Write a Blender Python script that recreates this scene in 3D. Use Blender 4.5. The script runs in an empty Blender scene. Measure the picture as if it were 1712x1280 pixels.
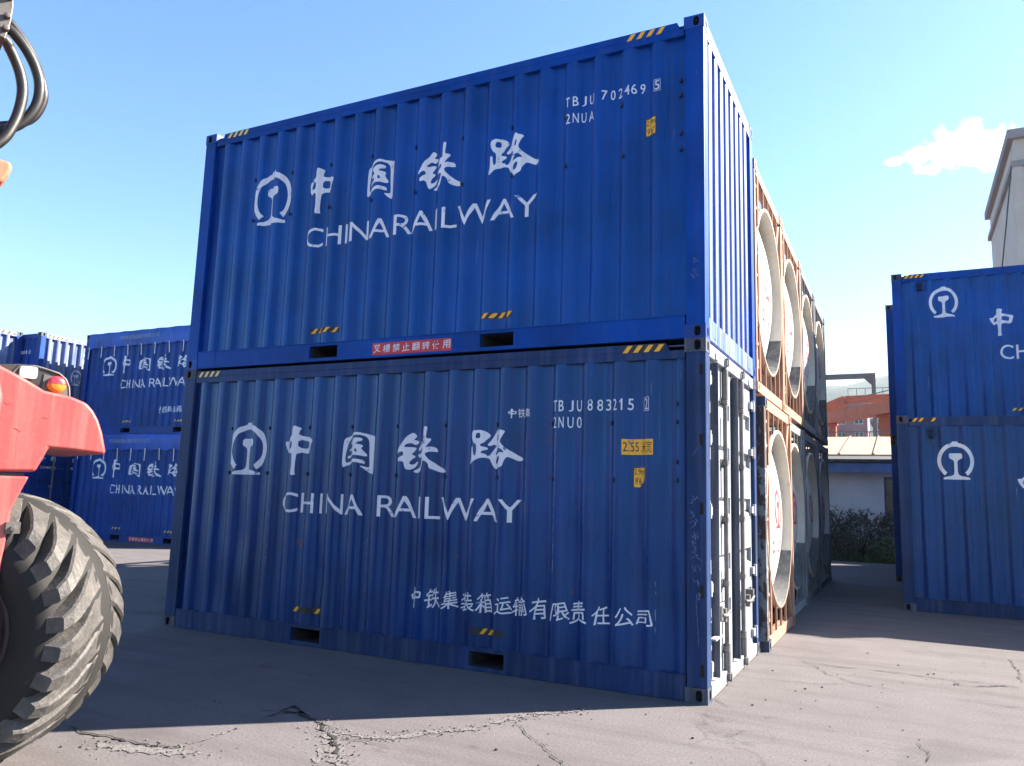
import bpy, bmesh, math, random
from mathutils import Vector, Matrix
random.seed(7)
PI = math.pi
scene = bpy.context.scene
COL = scene.collection

# ------------------------------------------------------------------ camera
YAW, PITCH, ROLL = -0.467613, 0.141965, 0.029819
cam = bpy.data.cameras.new('camera')
cam.sensor_width = 36.0
cam.lens = 1300.34 / 1712 * 36.0
cam.clip_start = 0.05
cam.clip_end = 6000
camo = bpy.data.objects.new('camera', cam)
COL.objects.link(camo)
fwd = Vector((math.sin(YAW) * math.cos(PITCH), math.cos(YAW) * math.cos(PITCH), math.sin(PITCH)))
rt = Vector((math.cos(YAW), -math.sin(YAW), 0))
up = rt.cross(fwd)
r2 = rt * math.cos(ROLL) + up * math.sin(ROLL)
u2 = -rt * math.sin(ROLL) + up * math.cos(ROLL)
camo.matrix_world = Matrix(((r2.x, u2.x, -fwd.x, 1.41606), (r2.y, u2.y, -fwd.y, -6.31782),
                            (r2.z, u2.z, -fwd.z, 1.56784), (0, 0, 0, 1)))
scene.camera = camo

# ------------------------------------------------------------------ light
SUN_EL = math.radians(33.4)
SX, SY = 0.755, 0.655
SUN_DIR = Vector((SX * math.cos(SUN_EL), SY * math.cos(SUN_EL), math.sin(SUN_EL)))
world = bpy.data.worlds.new('World')
scene.world = world
world.use_nodes = True
wt = world.node_tree
for n in list(wt.nodes):
    wt.nodes.remove(n)


def wn(t, **kw):
    n = wt.nodes.new(t)
    for k, v in kw.items():
        setattr(n, k, v)
    return n


sky = wn('ShaderNodeTexSky', sky_type='NISHITA', sun_disc=False)
sky.sun_elevation = SUN_EL
sky.sun_rotation = math.atan2(SX, SY)
sky.altitude = 100
sky.air_density = 1.0
sky.dust_density = 0.4
sky.ozone_density = 2.0
hs = wn('ShaderNodeHueSaturation')
hs.inputs['Saturation'].default_value = 1.18
wt.links.new(sky.outputs[0], hs.inputs['Color'])
tc = wn('ShaderNodeTexCoord')
# one small cloud low on the right, and thin veil: distances on the sky sphere
def cloud_blob(center, tang, sx, sz):
    c = Vector(center).normalized()
    t = Vector((c.y, -c.x, 0)).normalized()
    w = c.cross(t)
    def dot(v, s):
        d = wn('ShaderNodeVectorMath', operation='DOT_PRODUCT')
        d.inputs[1].default_value = v / s
        wt.links.new(tc.outputs['Generated'], d.inputs[0])
        return d
    a, b, f = dot(t, sx), dot(w, sz), dot(c, 1.0)
    def m(op, x, y=None):
        n = wn('ShaderNodeMath', operation=op)
        for i, q in enumerate((x, y)):
            if q is None:
                continue
            if isinstance(q, float):
                n.inputs[i].default_value = q
            else:
                wt.links.new(q, n.inputs[i])
        return n.outputs[0]
    r = m('SQRT', m('ADD', m('MULTIPLY', a.outputs['Value'], a.outputs['Value']), m('MULTIPLY', b.outputs['Value'], b.outputs['Value'])))
    front = m('GREATER_THAN', f.outputs['Value'], 0.5)
    return m, r, front
nz = wn('ShaderNodeTexNoise')
nz.inputs['Scale'].default_value = 62
nz.inputs['Detail'].default_value = 5
nz.inputs['Roughness'].default_value = 0.55
wt.links.new(tc.outputs['Generated'], nz.inputs['Vector'])
CLOUD = (((0.027, 0.9239, 0.3816), .016, .010), ((0.0531, 0.9205, 0.3872), .020, .016), ((0.0782, 0.9184, 0.3878), .022, .020), ((0.1014, 0.9197, 0.3814), .020, .018),
         ((0.0668, 0.9261, 0.3754), .026, .014), ((0.0942, 0.925, 0.3722), .022, .014), ((0.0063, 0.924, 0.3804), .014, .005), ((0.0364, 0.9305, 0.3676), .014, .006))
mask = None
for c, sx, sz in CLOUD:
    m, r, front = cloud_blob(c, None, sx, sz)
    v = m('ADD', m('MULTIPLY', m('SUBTRACT', 1.3, r), front), m('MULTIPLY', m('SUBTRACT', front, 1.0), 9.0))
    mask = v if mask is None else m('MAXIMUM', mask, v)
val = m('ADD', mask, m('MULTIPLY', m('SUBTRACT', nz.outputs['Fac'], 0.5), 2.6))
mr = wn('ShaderNodeMapRange')
mr.interpolation_type = 'SMOOTHSTEP'
mr.inputs['From Min'].default_value = 0.05
mr.inputs['From Max'].default_value = 1.15
wt.links.new(val, mr.inputs['Value'])
mx = wn('ShaderNodeMix', data_type='RGBA')
wt.links.new(mr.outputs[0], mx.inputs[0])
wt.links.new(hs.outputs[0], mx.inputs[6])
mx.inputs[7].default_value = (6.2, 6.5, 7.0, 1)
bg = wn('ShaderNodeBackground')
bg.inputs['Strength'].default_value = 0.060
wt.links.new(mx.outputs[2], bg.inputs['Color'])
wo = wn('ShaderNodeOutputWorld')
wt.links.new(bg.outputs[0], wo.inputs['Surface'])

sl = bpy.data.lights.new('sun', 'SUN')
sl.energy = 5.0
sl.angle = math.radians(0.5)
sl.color = (1.0, 0.91, 0.77)
so = bpy.data.objects.new('sun', sl)
so.rotation_euler = SUN_DIR.to_track_quat('Z', 'Y').to_euler()
so.location = (10, 10, 30)
COL.objects.link(so)
vs = scene.view_settings
vs.view_transform = 'Standard'
vs.look = 'None'
vs.gamma = 1.0
vs.exposure = 2.45


# ------------------------------------------------------------------ materials
def new_mat(name):
    m = bpy.data.materials.new(name)
    m.use_nodes = True
    return m, m.node_tree, m.node_tree.nodes['Principled BSDF']


def add(nt, t, **kw):
    n = nt.nodes.new(t)
    for k, v in kw.items():
        setattr(n, k, v)
    return n


def noise(nt, vec, scale, detail=4, rough=0.5, mapping=None):
    if mapping:
        mp = add(nt, 'ShaderNodeMapping')
        mp.inputs['Scale'].default_value = mapping
        nt.links.new(vec, mp.inputs['Vector'])
        vec = mp.outputs[0]
    n = add(nt, 'ShaderNodeTexNoise')
    n.inputs['Scale'].default_value = scale
    n.inputs['Detail'].default_value = detail
    n.inputs['Roughness'].default_value = rough
    nt.links.new(vec, n.inputs['Vector'])
    return n.outputs['Fac']


def ramp(nt, fac, stops):
    r = add(nt, 'ShaderNodeValToRGB')
    el = r.color_ramp.elements
    while len(el) < len(stops):
        el.new(0.5)
    for e, (p, c) in zip(el, stops):
        e.position = p
        e.color = (c, c, c, 1) if isinstance(c, (int, float)) else (*c, 1)
    nt.links.new(fac, r.inputs[0])
    return r.outputs[0]


def mixc(nt, fac, a, b, blend='MIX'):
    x = add(nt, 'ShaderNodeMix', data_type='RGBA', blend_type=blend)
    for sock, v in ((x.inputs[0], fac), (x.inputs[6], a), (x.inputs[7], b)):
        if isinstance(v, (int, float)):
            sock.default_value = v
        elif isinstance(v, tuple):
            sock.default_value = (*v, 1)
        else:
            nt.links.new(v, sock)
    return x.outputs[2]


def vec_of(nt, kind='Object'):
    t = add(nt, 'ShaderNodeTexCoord')
    oi = add(nt, 'ShaderNodeObjectInfo')
    ad = add(nt, 'ShaderNodeVectorMath', operation='ADD')
    mu = add(nt, 'ShaderNodeVectorMath', operation='SCALE')
    mu.inputs[0].default_value = (37, 19, 53)
    nt.links.new(oi.outputs['Random'], mu.inputs['Scale'])
    nt.links.new(t.outputs[kind], ad.inputs[0])
    nt.links.new(mu.outputs[0], ad.inputs[1])
    return ad.outputs[0]


def bump(nt, bsdf, h, strength, dist=0.01):
    b = add(nt, 'ShaderNodeBump')
    b.inputs['Strength'].default_value = strength
    b.inputs['Distance'].default_value = dist
    nt.links.new(h, b.inputs['Height'])
    nt.links.new(b.outputs[0], bsdf.inputs['Normal'])


def paint(name, base, rough=0.42, vary=0.35, scratch=0.5, rust=0.0, dust=0.15, dustcol=(0.30, 0.30, 0.33), spec=0.2, tint=None):
    """worn enamel: slow colour drift, vertical wash streaks, fine scratches, dust, rust spots"""
    m, nt, b = new_mat(name)
    v = vec_of(nt)
    big = noise(nt, v, 1.1, 5, 0.6)
    stre = noise(nt, v, 1.0, 5, 0.65, (16, 16, 0.55))
    fine = noise(nt, v, 45, 3, 0.6)
    dark = tuple(c * (1 - vary) for c in base)
    light = tuple(min(1, c * (1 + vary)) for c in base)
    col = mixc(nt, ramp(nt, big, [(0.3, 0), (0.7, 1)]), dark, light)
    col = mixc(nt, ramp(nt, stre, [(0.46, 0), (0.72, dust * 1.3)]), col, dustcol)
    col = mixc(nt, ramp(nt, fine, [(0.55, 0), (0.8, dust * 0.6)]), col, dustcol)
    if scratch:
        s1 = noise(nt, v, 1.0, 4, 0.7, (60, 60, 1.4))
        s2 = noise(nt, v, 1.7, 3, 0.5)
        f = mixc(nt, 1.0, ramp(nt, s1, [(0.69, 0), (0.715, scratch)]), ramp(nt, s2, [(0.52, 0), (0.6, 1)]), 'MULTIPLY')
        col = mixc(nt, f, col, (0.42, 0.45, 0.52))
    if rust:
        r1 = noise(nt, v, 6.5, 6, 0.7)
        r2 = noise(nt, v, 0.8, 2, 0.5)
        f = mixc(nt, 1.0, ramp(nt, r1, [(0.62, 0), (0.67, rust)]), ramp(nt, r2, [(0.45, 0), (0.58, 1)]), 'MULTIPLY')
        col = mixc(nt, f, col, (0.10, 0.040, 0.022))
    nt.links.new(col, b.inputs['Base Color'])
    b.inputs['Specular IOR Level'].default_value = spec
    if tint:
        b.inputs['Specular Tint'].default_value = (*tint, 1)
    rr = ramp(nt, stre, [(0.3, rough - 0.08), (0.7, rough + 0.16)])
    nt.links.new(rr, b.inputs['Roughness'])
    wob = noise(nt, v, 2.2, 2, 0.5)
    hsum = mixc(nt, 0.12, wob, fine)
    bump(nt, b, hsum, 0.35, 0.012)
    return m


def plain(name, base, rough=0.6, vary=0.2, scale=6.0, metal=0.0, bmp=0.15):
    m, nt, b = new_mat(name)
    v = vec_of(nt)
    n = noise(nt, v, scale, 6, 0.6)
    col = mixc(nt, ramp(nt, n, [(0.3, 0), (0.7, 1)]), tuple(c * (1 - vary) for c in base), tuple(min(1, c * (1 + vary)) for c in base))
    nt.links.new(col, b.inputs['Base Color'])
    b.inputs['Roughness'].default_value = rough
    b.inputs['Metallic'].default_value = metal
    if bmp:
        bump(nt, b, n, bmp, 0.01)
    return m


def decal_paint(name, base, wear=0.30):
    """sprayed lettering that has flaked: small losses show the blue below"""
    m, nt, b = new_mat(name)
    v = vec_of(nt)
    n = noise(nt, v, 9, 7, 0.7)
    n2 = noise(nt, v, 1.0, 4, 0.6, (14, 14, 1.0))
    col = mixc(nt, ramp(nt, n2, [(0.35, 0), (0.75, wear)]), base, tuple(c * 0.55 for c in base))
    f = ramp(nt, n, [(0.615, 0), (0.65, 0.85)])
    col = mixc(nt, f, col, (0.02, 0.05, 0.22))
    nt.links.new(col, b.inputs['Base Color'])
    b.inputs['Roughness'].default_value = 0.5
    return m


M = {}
M['blue'] = paint('container_blue', (0.0008, 0.030, 0.205), rough=0.30, spec=0.55, tint=(0.22, 0.62, 1.0), dust=0.03, scratch=0.25)
M['blue_old'] = paint('container_blue_worn', (0.0005, 0.020, 0.125), rough=0.30, spec=0.60, tint=(0.30, 0.62, 1.0), dust=0.045, scratch=0.7, rust=0.7)
M['blue_frame'] = paint('container_frame_blue', (0.001, 0.040, 0.25), tint=(0.3, 0.65, 1.0), dust=0.03, scratch=0.35, rust=0.3)
M['blue_frame_old'] = paint('container_frame_worn', (0.009, 0.027, 0.095), tint=(0.5, 0.7, 1.0), dust=0.09, scratch=0.8, rust=0.9)
M['blue_far'] = paint('container_blue_far', (0.0008, 0.028, 0.19), spec=0.4, tint=(0.3, 0.62, 1.0), dust=0.05, scratch=0.25, rust=0.2)
M['chalk'] = paint('chalked_blue', (0.020, 0.062, 0.30), rough=0.45, dust=0.5, scratch=0.1, dustcol=(0.26, 0.32, 0.46), spec=0.6)  # paler, dustier copy of the blue for the right end wall
M['chalk_far'] = paint('chalked_blue_far', (0.05, 0.085, 0.24), rough=0.5, dust=0.7, scratch=0.1, dustcol=(0.30, 0.34, 0.46), spec=0.5)  # far end walls paler than their blue: sunlight put into the colour
M['doorbar'] = paint('door_bar_paint', (0.035, 0.045, 0.07), rough=0.5, dust=0.3, scratch=0.5, rust=0.8)  # bars darker than the leaf: the shade on their sides is in the colour
M['door'] = paint('door_paint_chalked', (0.27, 0.285, 0.32), rough=0.5, dust=0.25, scratch=0.5, rust=0.7, dustcol=(0.5, 0.5, 0.5))
M['casting'] = paint('casting_steel', (0.035, 0.045, 0.075), rough=0.55, dust=0.25, rust=1.0, scratch=0.4)
M['casting_blue'] = paint('casting_blue', (0.004, 0.045, 0.26), dust=0.04, rust=0.2, scratch=0.3)
M['dark'] = plain('dark_cavity', (0.006, 0.007, 0.010), 0.9, bmp=0)  # near-black colour stands in for the shade inside holes and openings
M['roofsteel'] = plain('roof_steel', (0.03, 0.06, 0.2), 0.5)
M['white'] = decal_paint('white_lettering', (0.62, 0.66, 0.74), 0.25)
M['yellow'] = decal_paint('yellow_label', (0.75, 0.38, 0.02), 0.15)
M['yellow_pale'] = decal_paint('faded_stripe', (0.70, 0.52, 0.24), 0.25)
M['black'] = plain('black_print', (0.012, 0.012, 0.014), 0.6, bmp=0)
M['red'] = plain('red_label', (0.42, 0.012, 0.02), 0.5, bmp=0.05)
M['gasket'] = plain('rubber_gasket', (0.02, 0.022, 0.026), 0.7)
M['galv'] = plain('galvanised_rod', (0.13, 0.125, 0.13), 0.5, 0.3, 9, 0.35)


# ------------------------------------------------------------------ mesh helpers
class MB:
    def __init__(self, off=(0, 0, 0)):
        self.v, self.f, self.mi, self.sm = [], [], [], []
        self.off = off

    def add(self, vs_, fs, mi=0, smooth=False):
        n = len(self.v)
        self.v += [tuple(v) for v in vs_]
        self.f += [[n + i for i in f] for f in fs]
        self.mi += [mi] * len(fs)
        self.sm += [smooth] * len(fs)

    def box(self, x0, x1, y0, y1, z0, z1, mi=0):
        if x0 > x1: x0, x1 = x1, x0
        if y0 > y1: y0, y1 = y1, y0
        if z0 > z1: z0, z1 = z1, z0
        self.add([(x0, y0, z0), (x1, y0, z0), (x1, y1, z0), (x0, y1, z0), (x0, y0, z1), (x1, y0, z1), (x1, y1, z1), (x0, y1, z1)],
                 [(0, 3, 2, 1), (4, 5, 6, 7), (0, 1, 5, 4), (1, 2, 6, 5), (2, 3, 7, 6), (3, 0, 4, 7)], mi)

    def prism(self, pts, axis, a, b, mi=0):
        """polygon pts extruded along axis from a to b; pts are the two other coordinates in order"""
        def mk(p, t):
            q = list(p)
            q.insert(axis, t)
            return tuple(q)
        n = len(pts)
        vs_ = [mk(p, a) for p in pts] + [mk(p, b) for p in pts]
        fs = [list(range(n))[::-1], [n + i for i in range(n)]]
        fs += [(i, (i + 1) % n, n + (i + 1) % n, n + i) for i in range(n)]
        self.add(vs_, fs, mi)

    def tube(self, path, r, seg=8, mi=0, cap=True, smooth=True):
        path = [Vector(p) for p in path]
        rings = []
        ref = None
        for i, p in enumerate(path):
            t = (path[min(i + 1, len(path) - 1)] - path[max(i - 1, 0)]).normalized()
            if ref is None:
                ref = t.orthogonal().normalized()
            ref = (ref - t * ref.dot(t)).normalized()
            bn = t.cross(ref)
            rr = r[i] if isinstance(r, (list, tuple)) else r
            rings.append([p + (ref * math.cos(2 * PI * k / seg) + bn * math.sin(2 * PI * k / seg)) * rr for k in range(seg)])
        vs_ = [v for q in rings for v in q]
        fs = []
        for i in range(len(path) - 1):
            for k in range(seg):
                k2 = (k + 1) % seg
                fs.append((i * seg + k, i * seg + k2, (i + 1) * seg + k2, (i + 1) * seg + k))
        self.add(vs_, fs, mi, smooth)
        if cap:
            n = (len(path) - 1) * seg
            self.add(rings[0], [list(range(seg))[::-1]], mi)
            self.add(rings[-1], [list(range(seg))], mi)

    def lathe(self, prof, origin, axis, seg=48, mi=0, smooth=True, a0=0.0, a1=2 * PI):
        """prof: (distance along axis, radius)"""
        ax_ = Vector(axis).normalized()
        e1 = Vector((0, 0, 1)) if abs(ax_.z) < 0.9 else Vector((1, 0, 0))
        e1 = (e1 - ax_ * e1.dot(ax_)).normalized()
        e2 = ax_.cross(e1)
        o = Vector(origin)
        full = abs(a1 - a0 - 2 * PI) < 1e-6
        ns = seg if full else seg + 1
        vs_ = []
        for d, r in prof:
            for k in range(ns):
                a = a0 + (a1 - a0) * k / seg
                vs_.append(o + ax_ * d + (e1 * math.cos(a) + e2 * math.sin(a)) * r)
        fs = []
        for i in range(len(prof) - 1):
            for k in range(seg):
                k2 = (k + 1) % ns
                fs.append((i * ns + k, i * ns + k2, (i + 1) * ns + k2, (i + 1) * ns + k))
        self.add(vs_, fs, mi, smooth)

    def build(self, name, mats, parent=None, bevel=0.0, seg=2, soft=False):
        me = bpy.data.meshes.new(name)
        ox, oy, oz = self.off
        me.from_pydata([(x - ox, y - oy, z - oz) for x, y, z in self.v], [], self.f)
        for mt in (mats if isinstance(mats, (list, tuple)) else [mats]):
            me.materials.append(mt)
        me.polygons.foreach_set('material_index', self.mi)
        me.polygons.foreach_set('use_smooth', self.sm)
        me.update()
        o = bpy.data.objects.new(name, me)
        COL.objects.link(o)
        if parent:
            o.parent = parent
        if bevel:
            md = o.modifiers.new('bevel', 'BEVEL')
            md.width = bevel
            md.segments = seg
            md.limit_method = 'ANGLE'
            md.angle_limit = math.radians(22 if soft else 30)
            if soft:
                md.harden_normals = True
                me.polygons.foreach_set('use_smooth', [True] * len(me.polygons))
        return o


def thing(name, loc, label, cat, group=None, rotz=0.0):
    o = bpy.data.objects.new(name, None)
    o.empty_display_size = 0.3
    COL.objects.link(o)
    o.location = loc
    o.rotation_euler = (0, 0, rotz)
    return tag(o, label, cat, group)


def tag(o, label=None, cat=None, group=None, kind=None):
    if label: o['label'] = label
    if cat: o['category'] = cat
    if group: o['group'] = group
    if kind: o['kind'] = kind
    return o


def copy_tree(o, parent=None):
    c = o.copy()
    COL.objects.link(c)
    if parent:
        c.parent = parent
    for ch in list(o.children):
        copy_tree(ch, c)
    return c


# ------------------------------------------------------------------ writing and marks
HAN = {'zhong':[[(0.306,0.996),(0.388,1.0),(0.552,0.949),(0.501,0.898),(0.49,0.801),(0.864,0.759),(1.0,0.717),(0.952,0.622),(0.881,0.429),(0.479,0.462),(0.453,0.319),(0.445,0.062),(0.476,0.004),(0.326,0.0),(0.314,0.038),(0.337,0.201),(0.32,0.451),(0.235,0.445),(0.193,0.394),(0.085,0.502),(0.0,0.642),(0.017,0.679),(0.161,0.681),(0.229,0.754),(0.3,0.794)],[(0.493,0.721),(0.813,0.681),(0.813,0.606),(0.765,0.524),(0.484,0.555)],[(0.303,0.701),(0.221,0.657),(0.178,0.588),(0.19,0.504),(0.235,0.527),(0.309,0.551)]],'guo':[[(0.0,0.195),(0.0,0.454),(0.006,0.661),(0.023,0.818),(0.074,0.86),(0.216,0.898),(0.341,0.988),(0.506,1.0),(0.73,0.955),(0.963,0.895),(1.0,0.863),(0.98,0.758),(0.986,0.581),(0.974,0.369),(0.98,0.0),(0.849,0.027),(0.71,0.102),(0.585,0.202),(0.705,0.175),(0.827,0.16),(0.835,0.234),(0.813,0.444),(0.798,0.753),(0.764,0.83),(0.679,0.9),(0.565,0.935),(0.401,0.933),(0.307,0.9),(0.23,0.828),(0.168,0.743),(0.122,0.594),(0.097,0.494),(0.082,0.369),(0.097,0.294),(0.128,0.262),(0.244,0.289),(0.321,0.357),(0.443,0.367),(0.611,0.349),(0.682,0.307),(0.699,0.242),(0.631,0.257),(0.506,0.284),(0.355,0.284),(0.247,0.222),(0.114,0.19),(0.037,0.157)],[(0.324,0.845),(0.46,0.87),(0.599,0.86),(0.631,0.82),(0.605,0.783),(0.497,0.768),(0.432,0.716),(0.528,0.716),(0.625,0.691),(0.642,0.653),(0.602,0.616),(0.665,0.526),(0.744,0.464),(0.747,0.431),(0.685,0.419),(0.548,0.449),(0.384,0.456),(0.301,0.439),(0.236,0.379),(0.153,0.369),(0.156,0.416),(0.273,0.456),(0.31,0.514),(0.304,0.566),(0.23,0.536),(0.202,0.561),(0.259,0.616),(0.312,0.658),(0.295,0.703),(0.253,0.711),(0.247,0.773)],[(0.418,0.613),(0.474,0.606),(0.514,0.531),(0.426,0.529)]],'tie':[[(0.256,0.856),(0.301,0.863),(0.374,0.792),(0.333,0.742),(0.306,0.71),(0.406,0.683),(0.417,0.646),(0.374,0.607),(0.329,0.598),(0.256,0.646),(0.194,0.616),(0.147,0.548),(0.286,0.553),(0.35,0.543),(0.365,0.511),(0.335,0.47),(0.278,0.409),(0.284,0.388),(0.348,0.365),(0.344,0.331),(0.288,0.295),(0.246,0.235),(0.242,0.192),(0.284,0.174),(0.338,0.187),(0.389,0.244),(0.412,0.235),(0.376,0.142),(0.323,0.094),(0.227,0.059),(0.188,0.1),(0.154,0.253),(0.047,0.231),(0.03,0.288),(0.053,0.322),(0.154,0.379),(0.147,0.441),(0.118,0.459),(0.047,0.432),(0.0,0.381),(0.009,0.447),(0.07,0.564),(0.152,0.712)],[(0.539,1.0),(0.611,0.984),(0.594,0.881),(0.583,0.733),(0.675,0.733),(0.684,0.692),(0.622,0.603),(0.571,0.541),(0.65,0.559),(0.729,0.553),(0.774,0.514),(0.795,0.443),(0.697,0.457),(0.628,0.447),(0.568,0.411),(0.615,0.336),(0.697,0.251),(0.814,0.155),(0.947,0.078),(1.0,0.043),(0.949,0.016),(0.855,0.021),(0.748,0.059),(0.66,0.11),(0.652,0.174),(0.618,0.233),(0.538,0.279),(0.517,0.162),(0.498,0.071),(0.434,0.014),(0.382,0.0),(0.318,0.027),(0.335,0.048),(0.421,0.094),(0.481,0.16),(0.508,0.251),(0.519,0.336),(0.474,0.336),(0.434,0.317),(0.397,0.388),(0.453,0.411),(0.506,0.445),(0.523,0.532),(0.492,0.525),(0.459,0.489),(0.406,0.47),(0.417,0.53),(0.462,0.619),(0.491,0.671),(0.532,0.667),(0.534,0.826)]],'lu':[[(0.046,0.893),(0.117,0.926),(0.227,0.926),(0.304,0.887),(0.381,0.81),(0.373,0.772),(0.308,0.706),(0.267,0.626),(0.223,0.604),(0.219,0.549),(0.321,0.522),(0.331,0.475),(0.248,0.44),(0.223,0.39),(0.3,0.365),(0.321,0.316),(0.367,0.332),(0.415,0.409),(0.479,0.516),(0.498,0.56),(0.452,0.585),(0.394,0.56),(0.337,0.558),(0.323,0.596),(0.375,0.654),(0.456,0.802),(0.529,1.0),(0.567,0.94),(0.692,0.898),(0.652,0.827),(0.598,0.709),(0.59,0.643),(0.642,0.563),(0.733,0.478),(0.848,0.371),(0.979,0.288),(1.0,0.253),(0.971,0.209),(0.908,0.206),(0.827,0.25),(0.725,0.31),(0.665,0.192),(0.644,0.088),(0.579,0.058),(0.506,0.0),(0.438,0.082),(0.387,0.217),(0.369,0.255),(0.285,0.286),(0.202,0.266),(0.119,0.214),(0.062,0.162),(0.029,0.118),(0.0,0.143),(0.029,0.247),(0.035,0.382),(0.031,0.541),(0.077,0.541),(0.088,0.412),(0.108,0.324),(0.14,0.338),(0.15,0.464),(0.142,0.591),(0.09,0.637),(0.046,0.728),(0.033,0.835)],[(0.148,0.86),(0.204,0.863),(0.221,0.819),(0.219,0.739),(0.144,0.725),(0.125,0.775)],[(0.533,0.824),(0.558,0.819),(0.54,0.701),(0.525,0.676),(0.504,0.698)],[(0.544,0.522),(0.61,0.489),(0.652,0.44),(0.665,0.396),(0.587,0.415),(0.531,0.379),(0.479,0.338),(0.506,0.42)],[(0.54,0.316),(0.581,0.313),(0.583,0.255),(0.552,0.165),(0.508,0.135),(0.49,0.179),(0.506,0.253)]]}



def curve_tris(polys):
    cu = bpy.data.curves.new('tmp', 'CURVE')
    cu.dimensions = '2D'
    cu.fill_mode = 'BOTH'
    for p in polys:
        s = cu.splines.new('POLY')
        s.points.add(len(p) - 1)
        for q, (x, y) in zip(s.points, p):
            q.co = (x, y, 0, 1)
        s.use_cyclic_u = True
    return _tris(cu)


_cache = {}


def _tris(cu):
    o = bpy.data.objects.new('tmp', cu)
    COL.objects.link(o)
    bpy.context.view_layer.update()
    e = o.evaluated_get(bpy.context.evaluated_depsgraph_get())
    me = e.to_mesh()
    v = [(p.co.x, p.co.y) for p in me.vertices]
    f = [tuple(p.vertices) for p in me.polygons]
    e.to_mesh_clear()
    bpy.data.objects.remove(o)
    bpy.data.curves.remove(cu)
    return v, f


def smooth_poly(p, it=1):
    for _ in range(it):
        q = []
        for i in range(len(p)):
            a, b = p[i], p[(i + 1) % len(p)]
            q.append((a[0] * .78 + b[0] * .22, a[1] * .78 + b[1] * .22))
            q.append((a[0] * .22 + b[0] * .78, a[1] * .22 + b[1] * .78))
        p = q
    return p


def text_shape(body, bold=0.0):
    k = (body, bold)
    if k not in _cache:
        cu = bpy.data.curves.new('tmp', 'FONT')
        cu.body = body
        cu.resolution_u = 4
        cu.offset = bold
        cu.fill_mode = 'FRONT'
        _cache[k] = _tris(cu)
    return _cache[k]


def fit(shape, x0, x1, z0, z1):
    v, f = shape
    a, b = min(p[0] for p in v), max(p[0] for p in v)
    c, d = min(p[1] for p in v), max(p[1] for p in v)
    return [(x0 + (p[0] - a) / (b - a) * (x1 - x0), z0 + (p[1] - c) / (d - c) * (z1 - z0)) for p in v], f


def text(body, x0, x1, z0, z1, bold=0.0):
    return fit(text_shape(body, bold), x0, x1, z0, z1)


def han(key, x0, x1, z0, z1):
    if key not in _cache:
        _cache[key] = curve_tris([smooth_poly(p) for p in HAN[key]])
    return fit(_cache[key], x0, x1, z0, z1)


def rect(x0, x1, z0, z1):
    return [(x0, z0), (x1, z0), (x1, z1), (x0, z1)], [(0, 1, 2, 3)]


def poly(pts):
    return pts, [tuple(range(len(pts)))]


def emblem_shape(x0, x1, z0, z1):
    """ring open at the foot round the section of a rail"""
    if 'emb' not in _cache:
        R, r = 1.0, 0.79
        ring, inner = [], []
        for k in range(49):
            a = math.radians(-52 + k * (284.0 / 48))
            ring.append((R * math.cos(a), R * math.sin(a)))
            inner.append((r * math.cos(a), r * math.sin(a)))
        out = []
        for i, p in enumerate(ring):
            a = math.degrees(math.atan2(p[1], p[0]))
            if abs(a - 90) < 3:
                out += [(0.17, 0.99), (0.15, 1.065), (-0.15, 1.065), (-0.17, 0.99)]
            elif abs(a - 90) > 11:
                out.append(p)
        outer = out + inner[::-1]
        rail = [(-.70, -1.0), (.74, -1.0), (.74, -.92), (.62, -.88), (.25, -.80), (.13, -.72), (.10, -.55), (.10, -.05), (.16, .06), (.34, .14), (.37, .20),
                (.37, .36), (.30, .42), (-.28, .42), (-.35, .36), (-.35, .20), (-.32, .14), (-.14, .06), (-.08, -.05), (-.08, -.55), (-.11, -.72), (-.23, -.80), (-.60, -.88), (-.70, -.92)]
        _cache['emb'] = curve_tris([outer, rail])
    return fit(_cache['emb'], x0, x1, z0, z1)


def stripes(x0, x1, z0, z1, n=4, slant=0.8, black=True, skip=()):
    """yellow and black hazard tape: list of (shape, material slot 0 yellow / 1 black)"""
    out = []
    if black:
        out.append((rect(x0, x1, z0, z1), 1, 0.0))
    w = (x1 - x0) / n
    h = (z1 - z0)
    for i in range(n):
        if i in skip:
            continue
        a = x0 + i * w + 0.04 * w
        s = min(slant * h, w * .5)
        out.append((poly([(a, z0 + .002), (a + w * .48, z0 + .002), (min(a + w * .48 + s, x1), z1 - .002), (min(a + s, x1 - .004), z1 - .002)]), 0, 0.0012))
    return out


def corr(a, b, u0, pitch, d_out, d_in, end, fr=(.26, .50, .75)):
    """pressed-steel profile: list of (u, depth) from a to b"""
    raw = [(a, d_in)]
    u = u0
    while u + pitch * .98 <= end:
        raw += [(u, d_out), (u + pitch * fr[0], d_out), (u + pitch * fr[1], d_in), (u + pitch * fr[2], d_in)]
        u += pitch
    raw += [(u, d_out), (u + pitch * fr[0], d_out), (u + pitch * fr[1], d_in), (b, d_in)]
    raw = [p for p in raw if a - 1e-6 <= p[0] <= b + 1e-6]
    # lead-in slope at the first wave
    if raw[1][0] - .07 > a:
        raw.insert(1, (raw[1][0] - pitch * (1 - fr[2]), d_in))
    out = [raw[0]]
    r = pitch * .028
    for i in range(1, len(raw) - 1):
        p, q, s = raw[i - 1], raw[i], raw[i + 1]
        for o, t in ((p, -1), (s, 1)):
            L_ = abs(o[0] - q[0])
            k = min(r / max(L_, 1e-6), .45)
            out.append((q[0] + (o[0] - q[0]) * k, q[1] + (o[1] - q[1]) * k))
    out.append(raw[-1])
    return out


def interp(prof, u):
    if u <= prof[0][0]:
        return prof[0][1]
    for (a, p), (b, q) in zip(prof, prof[1:]):
        if u <= b:
            return p + (q - p) * (u - a) / (b - a) if b > a else q
    return prof[-1][1]


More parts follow.
